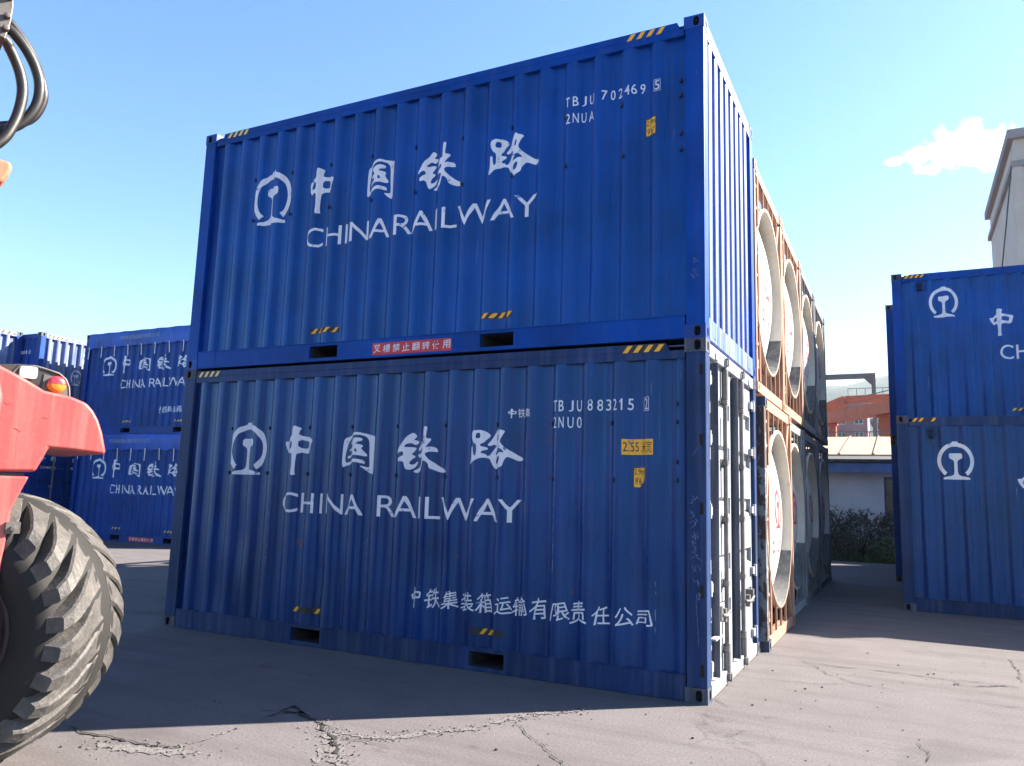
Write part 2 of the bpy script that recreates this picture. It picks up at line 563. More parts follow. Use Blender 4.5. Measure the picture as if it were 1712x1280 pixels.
def decal(name, shapes, mats, prof, parent, off, lift=0.002, place=None):
    """flat shapes (u, z) laid on a pressed wall: cut at every fold and pushed onto it.
    shapes: (shape, slot, extra lift).  place(u, depth, z) -> xyz"""
    bm = bmesh.new()
    ly = bm.faces.layers.int.new('slot')
    ll = bm.verts.layers.float.new('lift')
    for sh, slot, ex in shapes:
        v, f = sh
        vs_ = [bm.verts.new((x, 0, z)) for x, z in v]
        for q in vs_:
            q[ll] = ex
        for t in f:
            try:
                fc = bm.faces.new([vs_[i] for i in t])
                fc[ly] = slot
            except ValueError:
                pass
    if len(prof) > 2:
        lo = min(v.co.x for v in bm.verts)
        hi = max(v.co.x for v in bm.verts)
        for u, _ in prof:
            if lo < u < hi:
                bmesh.ops.bisect_plane(bm, geom=bm.verts[:] + bm.edges[:] + bm.faces[:], dist=1e-5, plane_co=(u, 0, 0), plane_no=(1, 0, 0))
    place = place or (lambda u, d, z: (u, d, z))
    for v in bm.verts:
        v.co = Vector(place(v.co.x, interp(prof, v.co.x) - lift - v[ll], v.co.z)) - Vector(off)
    for f in bm.faces:
        f.material_index = f[ly]
    me = bpy.data.meshes.new(name)
    bm.to_mesh(me)
    bm.free()
    for m_ in mats:
        me.materials.append(m_)
    o = bpy.data.objects.new(name, me)
    COL.objects.link(o)
    o.parent = parent
    return o


# ------------------------------------------------------------------ containers
L, W = 6.058, 2.438


def holed_face(mb, u0, u1, v0, v1, cu, cv, a, b, depth, place, mi=0, mid=1):
    angs = sorted(set([2 * PI * k / 20 for k in range(20)] + [math.atan2(y - cv, x - cu) % (2 * PI) for x in (u0, u1) for y in (v0, v1)]))
    outer, hole = [], []
    for t in angs:
        c, s = math.cos(t), math.sin(t)
        k = min((u1 - cu) / c if c > 1e-9 else ((u0 - cu) / c if c < -1e-9 else 1e9), (v1 - cv) / s if s > 1e-9 else ((v0 - cv) / s if s < -1e-9 else 1e9))
        outer.append((cu + c * k, cv + s * k))
        e = 3.2
        rr = (abs(c / a) ** e + abs(s / b) ** e) ** (-1 / e)
        hole.append((cu + c * rr, cv + s * rr))
    n = len(angs)
    vs_ = [place(u, v, 0) for u, v in outer] + [place(u, v, 0) for u, v in hole] + [place(u, v, depth) for u, v in hole]
    mb.add(vs_, [(i, (i + 1) % n, n + (i + 1) % n, n + i) for i in range(n)], mi)
    mb.add(vs_[n:], [(i, (i + 1) % n, n + (i + 1) % n, n + i) for i in range(n)], mid)
    mb.add(vs_[2 * n:], [tuple(range(n))], mid)


def casting(off, sx, sy, sz, H):
    """sx: +1 right end, sy: -1 front, sz: +1 top"""
    mb = MB(off)
    xa, xb = (-.178, 0) if sx > 0 else (-L, -L + .178)
    ya, yb = (0, .162) if sy < 0 else (W - .162, W)
    za, zb = (0, .118) if sz < 0 else (H - .118, H)
    if sy < 0:
        holed_face(mb, xa, xb, za, zb, (xa + xb) / 2 + .02 * sx, (za + zb) / 2, .026, .042, .05, lambda u, v, d: (u, ya + d, v))
        mb.add([(xa, yb, za), (xb, yb, za), (xb, yb, zb), (xa, yb, zb)], [(0, 1, 2, 3)])
    else:
        holed_face(mb, xa, xb, za, zb, (xa + xb) / 2, (za + zb) / 2, .026, .042, .05, lambda u, v, d: (u, yb - d, v))
        mb.add([(xa, ya, za), (xb, ya, za), (xb, ya, zb), (xa, ya, zb)], [(0, 1, 2, 3)])
    xo, xi = (xb, xa) if sx > 0 else (xa, xb)
    holed_face(mb, ya, yb, za, zb, (ya + yb) / 2, (za + zb) / 2, .024, .038, .05, lambda u, v, d: (xo - d * sx, u, v))
    mb.add([(xi, ya, za), (xi, yb, za), (xi, yb, zb), (xi, ya, zb)], [(0, 1, 2, 3)])
    for z in (za, zb):
        mb.add([(xa, ya, z), (xb, ya, z), (xb, yb, z), (xa, yb, z)], [(0, 1, 2, 3)])
    return mb


def container(loc, label, group=None, rotz=0.0, H=2.896, wall='blue', frame='blue_frame', cast='casting', right='corr', u0=-5.735,
              marks=None, door_mat='door', rivets=None, notch=(-.24, -.31), right_marks=None, end_mat=None, dents=(), cat='container', name='shipping_container'):
    """long side faces -y; corner frame runs x -L..0, y 0..W; loc is the corner x=0,y=0 in the world (before rotation)"""
    off = (-L / 2, W / 2, 0)
    c, s = math.cos(rotz), math.sin(rotz)
    t = thing(name, (loc[0] + c * off[0] - s * off[1], loc[1] + s * off[0] + c * off[1], loc[2]), label, cat, group, rotz)
    fm, wm = M[frame], M[wall]
    for sx in (1, -1):
        for sy in (-1, 1):
            for sz in (-1, 1):
                casting(off, sx, sy, sz, H).build('corner_casting', [M[cast], M['dark']], t)
            b = MB(off)
            xa, xb = (-.165, -.004) if sx > 0 else (-L + .004, -L + .165)
            ya, yb = (.004, .155) if sy < 0 else (W - .155, W - .004)
            b.box(xa, xb, ya, yb, .117, H - .117)
            if sy < 0 and sx > 0:
                # hinge openings: dark blocks on the post edge stand in for their shade
                for z in (.20, .80, 1.45, 2.0, 2.58):
                    if right == 'door':
                        b.box(xb - .055, xb - .022, ya - .0025, ya + .02, z, z + .10, 1)
            b.build('corner_post', [fm, M['dark']], t, bevel=.006)
    prof_side = corr(-L + .165, -.165, u0, .278, .010, .053, -.20, (.31, .46, .84))
    zt, zb = H - .165, .2
    for back in (0, 1):
        sgn = (lambda y: W - y) if back else (lambda y: y)
        b = MB(off)
        b.box(-L + .178, -.178, sgn(.008), sgn(.07), H - .165, H - .095)
        b.prism([(-L - notch[1] - .03, H - .096), (notch[0] + .03, H - .096), (notch[0], H - .028), (-L - notch[1], H - .028)], 1, sgn(.006), sgn(.068))
        b.build('top_rail', fm, t, bevel=.003)
        b = MB(off)
        pk = [(-4.215, -3.84), (-2.135, -1.78)]
        xs = [-L + .178] + [q for p in pk for q in p] + [-.178]
        for i in range(0, len(xs), 2):
            b.box(xs[i], xs[i + 1], sgn(.010), sgn(.055), .012, .196)
        for p in pk:
            b.box(p[0], p[1], sgn(.010), sgn(.055), .168, .196)
            b.box(p[0], p[1], sgn(.010), sgn(.055), .012, .040)
        b.box(-L + .17, -.17, sgn(.003), sgn(.06), .196, .203)
        b.box(-L + .17, -.17, sgn(.004), sgn(.06), .004, .012)
        b.box(-.37, -.175, sgn(.0065), sgn(.03), .016, .19)
        b.box(-L + .175, -L + .45, sgn(.0065), sgn(.03), .016, .19)
        b.build('bottom_rail', fm, t)
        b = MB(off)
        ys = prof_side
        vs_, fs = [], []
        # the sheet is never dead flat: slow waves and a few knocks, all inward
        nz_r = 16 if dents else 1
        for u, d in ys:
            for j in range(nz_r + 1):
                z = zb - .01 + (zt - zb + .02) * j / nz_r
                e = 0.0
                if dents and not back:
                    e = .0009 * (1 + math.sin(u * 5.1 + z * 2.3) * math.sin(z * 4.7 - u * 1.7))
                    for du, dz, r_, am in dents:
                        q = ((u - du) ** 2 + ((z - dz) * .8) ** 2) / (r_ * r_)
                        e += am * math.exp(-q * 2.2)
                    e *= min(1, j, nz_r - j)
                vs_.append((u, sgn(d + e), z))
        for i in range(len(ys) - 1):
            for j in range(nz_r):
                k = nz_r + 1
                fs.append((i * k + j, (i + 1) * k + j, (i + 1) * k + j + 1, i * k + j + 1))
        b.add(vs_, fs, 0, True)
        if not back and rivets:
            for (u, z) in rivets:
                d = interp(prof_side, u)
                pr = [(-.002, .019), (.006, .018), (.012, .010), (.013, 0.0005)]
                b.lathe([(q, r) for q, r in pr], (u, d, z), (0, -1, 0), 8, 1)
                b.box(u - .006, u + .006, d - .03, d - .010, z - .018, z + .018, 1)
        b.build('side_wall', [wm, M['boss']], t)
    for p in ((-4.215, -3.84), (-2.135, -1.78)):
        b = MB(off)
        a0, a1, z0, z1, y0, y1 = p[0], p[1], .040, .168, .055, 1.3
        b.add([(a0, y0, z0), (a1, y0, z0), (a1, y0, z1), (a0, y0, z1), (a0, y1, z0), (a1, y1, z0), (a1, y1, z1), (a0, y1, z1)],
              [(0, 1, 5, 4), (1, 2, 6, 5), (2, 3, 7, 6), (3, 0, 4, 7), (4, 5, 6, 7)])
        b.build('fork_pocket', M['gasket'], t)  # near-black lining: the pocket's inner shade is put into the colour
    b = MB(off)
    b.box(-L + .05, -.05, .05, W - .05, H - .055, H - .045)
    b.build('roof', M['roofsteel'], t)
    b = MB(off)
    b.box(-L + .08, -.08, .07, W - .07, .17, .195)
    b.build('floor', M['gasket'], t)
    prof_end = corr(.155, W - .155, .245, .248, .010, .085, W - .25, (.40, .49, .91))
    for end in (1, -1):
        X = (lambda d: -d) if end > 0 else (lambda d: -L + d)
        if end > 0 and right == 'door':
            doors(t, off, H, M[door_mat], M[frame])
            continue
        b = MB(off)
        b.box(X(.006), X(.07), .162, W - .162, H - .155, H - .02)
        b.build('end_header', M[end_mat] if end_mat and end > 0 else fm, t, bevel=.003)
        b = MB(off)
        b.box(X(.006), X(.07), .162, W - .162, .012, .2)
        for y in (.40, W - .40):
            b.box(X(.0035), X(.03), y - .09, y + .09, .05, .19)
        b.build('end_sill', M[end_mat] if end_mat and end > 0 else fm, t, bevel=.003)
        b = MB(off)
        vs_, fs = [], []
        for u, d in prof_end:
            vs_ += [(X(d), u, .19), (X(d), u, H - .15)]
        for i in range(len(prof_end) - 1):
            fs.append((2 * i, 2 * i + 2, 2 * i + 3, 2 * i + 1))
        b.add(vs_, fs, 0, True)
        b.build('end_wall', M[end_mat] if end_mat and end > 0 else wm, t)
    if marks:
        marks(t, off, prof_side, H)
    if right_marks:
        right_marks(t, off, prof_end, H)
    return t


def doors(t, off, H, dm, fm):
    b = MB(off)
    b.box(-.08, -.006, .158, W - .158, H - .13, H - .02)
    for y in (.8, 1.56, .42, 2.02):
        b.box(-.008, .006, y - .05, y + .05, H - .125, H - .07)
    b.build('end_header', dm, t, bevel=.003)
    b = MB(off)
    b.box(-.08, -.006, .158, W - .158, .012, .12)
    b.build('end_sill', dm, t, bevel=.003)
    for side, (y0, y1) in enumerate(((.16, 1.205), (1.233, W - .16))):
        b = MB(off)
        # pressed leaf: long flat fields with narrow horizontal recesses
        prof = [(.125, .045)]
        z = .135
        bands = [.62, 1.02, 1.52, 1.98, 2.38]
        for zc in bands:
            prof += [(zc - .075, .045), (zc - .055, .082), (zc + .055, .082), (zc + .075, .045)]
        prof.append((H - .135, .045))
        vs_, fs = [], []
        for zz, d in prof:
            vs_ += [(-d, y0 + .05, zz), (-d, y1 - .05, zz)]
        for i in range(len(prof) - 1):
            fs.append((2 * i, 2 * i + 1, 2 * i + 3, 2 * i + 2))
        b.add(vs_, fs)
        for ya, yb in ((y0, y0 + .052), (y1 - .052, y1)):
            b.box(-.085, -.043, ya, yb, .125, H - .135)
        leaf = b.build('door', dm, t)
        # flat stiffening bar that stands proud
        yb = .36 if side == 0 else 1.15 + .10
        g = MB(off)
        g.box(-.046, .022, yb - .008, yb + .008, .14, H - .16)
        g.box(-.046, -.040, yb, yb + .07, .14, H - .16)
        g.build('door_stiffener', M['doorbar'] if dm is M['door'] else fm, leaf)
        yr = .80 if side == 0 else 1.58
        for yy, rr in ((yr, .021),):
            g = MB(off)
            g.tube([(-.010, yy, .07), (-.010, yy, H - .08)], rr, 10)
            for z in (.30, .85, 1.40, 1.90, 2.45):
                g.box(-.046, .014, yy - .034, yy + .034, z - .022, z + .022)
                g.box(-.046, -.036, yy - .07, yy + .07, z - .035, z + .035)
            for z0, z1 in ((.09, .34), (H - .42, H - .15)):
                g.tube([(-.010, yy, z0), (-.010, yy, z1)], .030, 10)
            rod = g.build('lock_rod', M['galv'], leaf)
            for zz, sg in ((.075, 1), (H - .09, -1)):
                g = MB(off)
                g.box(-.03, .022, yy - .045, yy + .045, zz - .025, zz + .025)
                g.box(-.02, .03, yy - .015, yy + .03, zz - .045 * sg, zz + .02 * sg)
                g.build('cam', M['galv'], rod)
        g = MB(off)
        yh = yr - .38 if side == 0 else yr + .34
        g.tube([(.012, yr, .62), (.03, (yr + yh) / 2, .60), (.03, yh, .63)], .014, 8)
        g.box(-.045, .03, yh - .035, yh + .035, .58, .70)
        g.box(-.045, .025, (yr + yh) / 2 - .03, (yr + yh) / 2 + .03, .55, .66)
        g.build('handle', M['galv'], leaf)
        g = MB(off)
        ysd = y1 - .004 if side == 0 else y0 - .024
        if side == 0:
            g.box(-.07, -.038, 1.206, 1.232, .13, H - .14)
            g.build('gasket', M['gasket'], leaf)
        for z in (.24, .86, 1.48, 2.08, 2.58):
            g = MB(off)
            yh = y0 + .01 if side == 0 else y1 - .01
            d = 1 if side == 0 else -1
            g.box(-.044, -.012, yh, yh + .10 * d, z - .035, z + .035)
            g.tube([(-.012, yh - .01 * d, z - .06), (-.012, yh - .01 * d, z + .06)], .018, 8)
            g.build('hinge', dm, leaf)
    b = MB(off)
    b.box(-.02, .03, .17, .44, .455, .47)
    b.box(-.02, -.01, .17, .19, .38, .455)
    b.build('step_plate', dm, t)


M['boss'] = plain('dark_blue_boss', (0.003, 0.016, 0.07), 0.6, bmp=0)
RAIL = lambda d: [(-100, d), (100, d)]
S = lambda *sh: [(q, 0, 0.0) for q in sh]


def layout_names(t, off, prof, H, china=(-4.384, -3.28), railway=(-3.205, -1.581), zt=(1.28, 1.498), hz=0.0,
                 boxes=((-4.388, -4.035, 1.665, 2.19), (-3.60, -3.235, 1.69, 2.15), (-2.93, -2.398, 1.70, 2.19), (-2.106, -1.566, 1.70, 2.14))):
    for k, b in zip(('zhong', 'guo', 'tie', 'lu'), boxes):
        decal('brush_character', S(han(k, *b)), [M['white']], prof, t, off)
    decal('name_lettering', S(text('CHINA', *china, *zt, 0.0)), [M['white']], prof, t, off)
    decal('name_lettering', S(text('RAILWAY', *railway, *zt, 0.0)), [M['white']], prof, t, off)


def serial(t, off, prof, chars, row2, z0, z1, w0, w1, box, boxch):
    sh = []
    for i, (ch, a, b) in enumerate(chars):
        if i == 4:
            decal('owner_code', S(*sh), [M['white']], prof, t, off)
            sh = []
        sh.append(text(ch, a, b, z0, z1, .004) if ch != '1' else poly([(a, z1 - .03), (a + .004, z1 - .036), (b - .013, z1 - .02), (b - .013, z0), (b, z0), (b, z1), (b - .01, z1)]))
    decal('serial_number', S(*sh), [M['white']], prof, t, off)
    sh = []
    for ch, a, b in row2:
        sh.append(text(ch, a, b, w0, w1, .004))
    decal('size_code', S(*sh), [M['white']], prof, t, off)
    sh = []
    a, b, c, d = box
    q = .004
    sh += [rect(a, b, c, c + q), rect(a, b, d - q, d), rect(a, a + q, c + q, d - q), rect(b - q, b, c + q, d - q)]
    sh.append(text(boxch, a + .011, b - .010, c + .012, d - .012, .004))
    decal('check_digit', S(*sh), [M['white']], prof, t, off)


def label_plate(name, t, off, prof, plate, shapes, mats):
    return decal(name, [(plate, 0, 0.0)] + [(q, 1, .0012) for q in shapes], mats, prof, t, off)


def company(t, off, prof, n=13, dx=0.0, dz=0.0):
    cells = [(-2.777, .485, -2.697, .679), (-2.646, .496, -2.47, .677), (-2.422, .51, -2.304, .671), (-2.238, .503, -2.127, .672), (-2.082, .504, -1.935, .681),
             (-1.873, .511, -1.75, .658), (-1.715, .513, -1.585, .678), (-1.538, .5, -1.398, .681), (-1.339, .509, -1.188, .659), (-1.155, .496, -1.039, .688),
             (-.983, .507, -.816, .659), (-.77, .516, -.62, .671), (-.578, .535, -.472, .661)]
    sh = []
    for ch, (a, z0, b, z1) in list(zip('中铁集装箱运输有限责任公司', cells))[:n]:
        a, b = (a + b) / 2 - .072, (a + b) / 2 + .072
        key = {'中': 'zhong'}.get(ch)
        g = han(key, a + dx, b + dx, z0 + dz, z1 + dz) if key else text(ch, a + dx, b + dx, z0 + dz, z1 + dz, .004)
        # the brush hand leans upward to the right
        rg = random.Random(ord(ch))
        zc, sl = (z0 + z1) / 2 + dz, .16 + rg.uniform(-.05, .07)
        # brush hand: leaning up to the right, narrower at the top, feet flicked out
        g = ([(x - (x - (a + b) / 2 - dx) * .5 * (z - zc) / (z1 - z0) + .005 * math.sin((z - zc) * 40 + ord(ch)), z + (x - (a + b) / 2 - dx) * sl) for x, z in g[0]], g[1])
        sh.append(g)
    decal('company_name', S(*sh), [M['white']], prof, t, off)


def red_plate(t, off, x0=-3.385, x1=-2.445, z0=.03, z1=.153):
    sh = []
    w = (x1 - x0) / 8
    for i, ch in enumerate('叉槽禁止翻转使用'):
        a = x0 + i * w + .016
        g = text(ch, a, a + w * .74, z0 + .02, z1 - .024, .006)
        sh.append(([(x, z + (x - a) * .10) for x, z in g[0]], g[1]))
    label_plate('warning_label', t, off, RAIL(.010), rect(x0, x1, z0, z1), sh, [M['red'], M['white']])


def pocket_stripes(t, off, prof, mats=('yellow', 'black'), skip=((), ())):
    decal('hazard_stripe', stripes(-4.24, -3.87, .315, .37, 4, skip=skip[0]), [M[mats[0]], M[mats[1]]], prof, t, off)
    decal('hazard_stripe', stripes(-2.14, -1.80, .315, .37, 4, skip=skip[1]), [M[mats[0]], M[mats[1]]], prof, t, off)


def rail_stripes(t, off, H, x0=-.71, x1=-.345, l0=-5.70, l1=-5.36, black=False, pale=False, z=(.10, .035)):
    decal('hazard_stripe', stripes(x0, x1, H - z[0], H - z[1], 4, black=black), [M['yellow'], M['black']], RAIL(.006), t, off)
    decal('hazard_stripe', stripes(l0, l1, H - z[0], H - z[1], 4, black=True), [M['yellow_pale' if pale else 'yellow'], M['black']], RAIL(.006), t, off)


def marks_upper(t, off, prof, H):
    strokes('chalk_writing', t, off, RAIL(.004), scribble(9, -.10, .52, .70), .0017)
    decal('emblem', S(emblem_shape(-5.195, -4.665, 1.635, 2.27)), [M['white']], prof, t, off)
    layout_names(t, off, prof, H)
    p = .0785
    serial(t, off, prof, [('T', -1.305, -1.258), ('B', -1.228, -1.178), ('J', -1.15, -1.105), ('U', -1.072, -1.022), ('7', -.943, -.895), ('0', -.868, -.823),
                          ('2', -.793, -.748), ('4', -.722, -.675), ('6', -.660, -.614), ('9', -.586, -.540)],
           [('2', -1.300, -1.252), ('N', -1.226, -1.175), ('U', -1.153, -1.105), ('A', -1.080, -1.022)], 2.283, 2.378, 2.118, 2.215, (-.452, -.391, 2.262, 2.372), '5')
    label_plate('height_label', t, off, prof, rect(-.535, -.428, 1.862, 2.03), [text('2,9m', -.527, -.436, 1.955, 2.015, .006), text("9'6\"", -.52, -.442, 1.878, 1.938, .006),
                rect(-.535, -.428, 1.862, 1.868), rect(-.535, -.428, 2.024, 2.03), rect(-.535, -.529, 1.862, 2.03), rect(-.434, -.428, 1.862, 2.03)], [M['yellow'], M['black']])
    rail_stripes(t, off, H, pale=True)
    pocket_stripes(t, off, prof)
    red_plate(t, off)


def strokes(name, t, off, prof, lines, w, mat='chalkline'):
    sh = []
    for ln in lines:
        for (a, b), (c, d) in zip(ln, ln[1:]):
            q = math.hypot(c - a, d - b) or 1
            nx, nz_ = -(d - b) / q * w, (c - a) / q * w
            sh.append(poly([(a + nx, b + nz_), (a - nx, b - nz_), (c - nx * .7, d - nz_ * .7), (c + nx * .7, d + nz_ * .7)]))
    decal(name, S(*sh), [M[mat]], prof, t, off)


def scribble(seed, x, z0, z1):
    r = random.Random(seed)
    out = []
    z = z1
    while z > z0:
        for _ in range(r.choice((2, 3, 4))):
            a, b = x + r.uniform(-.03, .03), z - r.uniform(0, .05)
            out.append([(a, b), (a + r.uniform(-.012, .035), b - r.uniform(-.01, .05)), (a + r.uniform(-.03, .03), b - r.uniform(.0, .06))])
        z -= r.uniform(.08, .12)
    return out


def scratches(seed, x, z0, z1):
    r = random.Random(seed)
    out = []
    z = z1
    while z > z0:
        d = r.uniform(.02, .11)
        out.append([(x + r.uniform(-.003, .003), z), (x + r.uniform(-.004, .004), z - d)])
        z -= d + r.uniform(.02, .14)
    return out


M['chalkline'] = plain('chalk_scratch', (0.16, 0.20, 0.30), 0.9, 0.5, 30, bmp=0)


def marks_lower(t, off, prof, H):
    strokes('chalk_writing', t, off, RAIL(.004), scribble(5, -.10, .85, 1.62), .0017)
    strokes('scratch', t, off, RAIL(.004), [[(-.09, .78), (-.075, .55), (-.07, .42)], [(-.115, 1.92), (-.05, 2.02)]], .0012)
    for x, a, b, k in ((-1.335, .98, 2.12, 1), (-1.62, 1.45, 2.1, 2), (-4.62, .8, 1.3, 3), (-.42, .5, .9, 4), (-3.35, .6, 1.1, 6)):
        strokes('scratch', t, off, prof, scratches(k, x, a, b), .0028)
    decal('emblem', S(emblem_shape(-5.275, -4.755, 1.695, 2.265)), [M['white']], prof, t, off)
    layout_names(t, off, prof, H, (-4.475, -3.423), (-3.223, -1.667), (1.312, 1.52),
                 boxes=((-4.492, -4.09, 1.70, 2.22), (-3.715, -3.305, 1.725, 2.145), (-3.03, -2.455, 1.745, 2.195), (-2.21, -1.662, 1.79, 2.175)))
    serial(t, off, prof, [('T', -1.366, -1.322), ('B', -1.306, -1.258), ('J', -1.222, -1.181), ('U', -1.149, -1.100), ('8', -1.032, -.985), ('8', -.952, -.905), ('3', -.875, -.829),
                          ('2', -.806, -.766), ('1', -.744, -.716), ('5', -.674, -.627)],
           [('2', -1.363, -1.325), ('N', -1.305, -1.256), ('U', -1.229, -1.180), ('0', -1.147, -1.100)], 2.309, 2.408, 2.162, 2.26, (-.533, -.483, 2.298, 2.416), '2')
    label_plate('width_label', t, off, prof, rect(-.72, -.445, 1.928, 2.06), [text('2.55', -.708, -.580, 1.955, 2.035, .0), text('米', -.556, -.505, 1.945, 2.042, .0), text('宽', -.505, -.456, 1.945, 2.045, .0)], [M['yellow'], M['black']])
    label_plate('height_label', t, off, prof, poly([(-.627, 1.66), (-.565, 1.655), (-.555, 1.68), (-.53, 1.70), (-.519, 1.74), (-.518, 1.826), (-.627, 1.822)]),
                [text('2,9m', -.618, -.524, 1.755, 1.812, .006), text("9'6", -.61, -.552, 1.678, 1.738, .006), rect(-.627, -.519, 1.818, 1.823), rect(-.627, -.621, 1.66, 1.822)], [M['yellow'], M['black']])
    g = [han('zhong', -1.812, -1.742, 2.258, 2.345), text('铁', -1.728, -1.655, 2.262, 2.345), text('集', -1.646, -1.585, 2.266, 2.345)]
    company(t, off, prof)
    decal('company_initials', S(*g), [M['white']], prof, t, off)
    rail_stripes(t, off, H, -.72, -.35, -5.84, -5.50, black=True, pale=True)
    pocket_stripes(t, off, prof, skip=((1, 2), (0, 3)))


riv = [(-.735 - .556 * k - .02, 2.2) for k in range(9)] + [(-.735 - .556 * k, 1.705) for k in range(9)] + [(-.215, z) for z in (2.33, 2.19, 1.84, 1.69)]
riv2 = [(-.80 - .556 * k - .02, 2.2) for k in range(9)] + [(-.80 - .556 * k, 1.715) for k in range(9)] + [(-.25, z) for z in (2.35, 2.2, 1.87, 1.72)]
container((0, 0, 2.896), 'clean blue container on top of the nearest stack, red label on its bottom rail',
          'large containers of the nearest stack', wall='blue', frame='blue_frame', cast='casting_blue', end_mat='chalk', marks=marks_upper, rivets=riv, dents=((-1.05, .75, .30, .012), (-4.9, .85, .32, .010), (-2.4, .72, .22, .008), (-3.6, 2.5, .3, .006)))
container((0, 0, 0), 'worn dark blue container under the clean one, two yellow labels and weathered doors',
          'large containers of the nearest stack', wall='blue_old', frame='blue_frame_old', right='door', marks=marks_lower, rivets=riv2, u0=-5.785, notch=(-.34, -.20), dents=((-2.55, .92, .28, .014), (-5.0, 1.05, .30, .014), (-1.15, 1.12, .26, .013), (-3.9, .72, .25, .012), (-5.3, .5, .2, .010), (-3.3, 2.48, .25, .008), (-.45, .85, .18, .010)))


# ------------------------------------------------------------------ ground
def ground_mat():
    m, nt, b = new_mat('yard_concrete')
    t = add(nt, 'ShaderNodeTexCoord')
    v = t.outputs['Object']
    big = noise(nt, v, 0.35, 6, 0.6)
    mid = noise(nt, v, 2.3, 6, 0.65)
    fine = noise(nt, v, 55, 4, 0.7)
    grit = noise(nt, v, 210, 2, 0.6)
    col = mixc(nt, ramp(nt, big, [(0.3, 0), (0.7, 1)]), (0.103, 0.0945, 0.100), (0.138, 0.128, 0.135))
    col = mixc(nt, ramp(nt, mid, [(0.35, 0.0), (0.75, 0.55)]), col, (0.155, 0.138, 0.147))
    col = mixc(nt, ramp(nt, fine, [(0.40, 0.45), (0.54, 0)]), col, (0.060, 0.050, 0.050))
    col = mixc(nt, ramp(nt, grit, [(0.62, 0), (0.74, 0.5)]), col, (0.19, 0.175, 0.17))
    # streaky tyre wipes
    st = noise(nt, v, 1.0, 5, 0.6, (0.45, 3.2, 1))
    col = mixc(nt, ramp(nt, st, [(0.48, 0), (0.70, 0.5)]), col, (0.070, 0.060, 0.060))
    # oil stains and damp patches, each with its own outline
    o1 = noise(nt, v, 0.9, 4, 0.55)
    o2 = noise(nt, v, 3.1, 5, 0.6)
    col = mixc(nt, ramp(nt, o1, [(0.60, 0), (0.66, 0.30)]), col, (0.060, 0.053, 0.055))
    col = mixc(nt, ramp(nt, o2, [(0.66, 0), (0.69, 0.35)]), col, (0.045, 0.040, 0.042))
    # hairline cracks
    dn = add(nt, 'ShaderNodeTexNoise')
    dn.inputs['Scale'].default_value = 1.6
    dn.inputs['Detail'].default_value = 5
    nt.links.new(v, dn.inputs['Vector'])
    av = add(nt, 'ShaderNodeVectorMath', operation='ADD')
    sc = add(nt, 'ShaderNodeVectorMath', operation='SCALE')
    sc.inputs['Scale'].default_value = 0.9
    nt.links.new(dn.outputs['Color'], sc.inputs[0])
    nt.links.new(v, av.inputs[0])
    nt.links.new(sc.outputs[0], av.inputs[1])
    vo = add(nt, 'ShaderNodeTexVoronoi', feature='DISTANCE_TO_EDGE')
    vo.inputs['Scale'].default_value = 0.42
    nt.links.new(av.outputs[0], vo.inputs['Vector'])
    gate = noise(nt, v, 0.55, 3, 0.5)
    ck = mixc(nt, 1.0, ramp(nt, vo.outputs['Distance'], [(0.0, 0.4), (0.005, 0.0)]), ramp(nt, gate, [(0.56, 0), (0.64, 1)]), 'MULTIPLY')
    col = mixc(nt, ck, col, (0.025, 0.021, 0.02))
    nt.links.new(col, b.inputs['Base Color'])
    b.inputs['Roughness'].default_value = 0.9
    b.inputs['Specular IOR Level'].default_value = 0.12
    h = mixc(nt, 0.5, fine, grit)
    h = mixc(nt, 0.45, h, mid)
    bump(nt, b, h, 0.65, 0.014)
    return m


M['ground'] = ground_mat()
g = MB()
xs = [-880, -60, -30, -12, -6, 0, 6, 12, 30, 880]
ysg = [-400, -20, -8, 0, 8, 20, 60, 1480]
g.v = [(x, y, 0) for y in ysg for x in xs]
for j in range(len(ysg) - 1):
    for i in range(len(xs) - 1):
        n = len(xs)
        g.f.append([j * n + i, j * n + i + 1, (j + 1) * n + i + 1, (j + 1) * n + i])
        g.mi.append(0)
        g.sm.append(False)
tag(g.build('ground', M['ground']), 'cracked grey concrete yard', 'ground', kind='structure')

M['crack'] = plain('crack_dirt', (0.016, 0.013, 0.012), 0.95, 0.4, 20)
M['crumble'] = plain('crumbled_concrete', (0.118, 0.108, 0.110), 0.95, 0.5, 60, bmp=0.9)
M['stone'] = plain('loose_stones', (0.10, 0.092, 0.09), 0.95, 0.6, 3)


def ribbon(mb, pts, w, z=.004, step=.035, jag=1.0, rs=None):
    rs = rs or random.Random(len(pts) * 17 + int(abs(pts[0][0]) * 100))
    P = []
    for (a, b), (c, d) in zip(pts, pts[1:]):
        n = max(2, int(math.hypot(c - a, d - b) / step))
        P += [(a + (c - a) * i / n, b + (d - b) * i / n) for i in range(n)]
    P.append(pts[-1])
    wob = 0
    vs_, N = [], len(P)
    for i, (x, y) in enumerate(P):
        a, b = P[max(i - 1, 0)], P[min(i + 1, N - 1)]
        tx, ty = b[0] - a[0], b[1] - a[1]
        q = math.hypot(tx, ty) or 1
        nx, ny = -ty / q, tx / q
        wob = wob * .75 + rs.uniform(-1, 1) * .018 * jag
        ww = w * rs.uniform(.10, 1.5) * min(1, .25 + 4 * min(i, N - 1 - i) / N)
        vs_ += [(x + nx * (wob + ww), y + ny * (wob + ww), z), (x + nx * (wob - ww), y + ny * (wob - ww), z)]
    mb.add(vs_, [(2 * i, 2 * i + 1, 2 * i + 3, 2 * i + 2) for i in range(N - 1)])
    return P


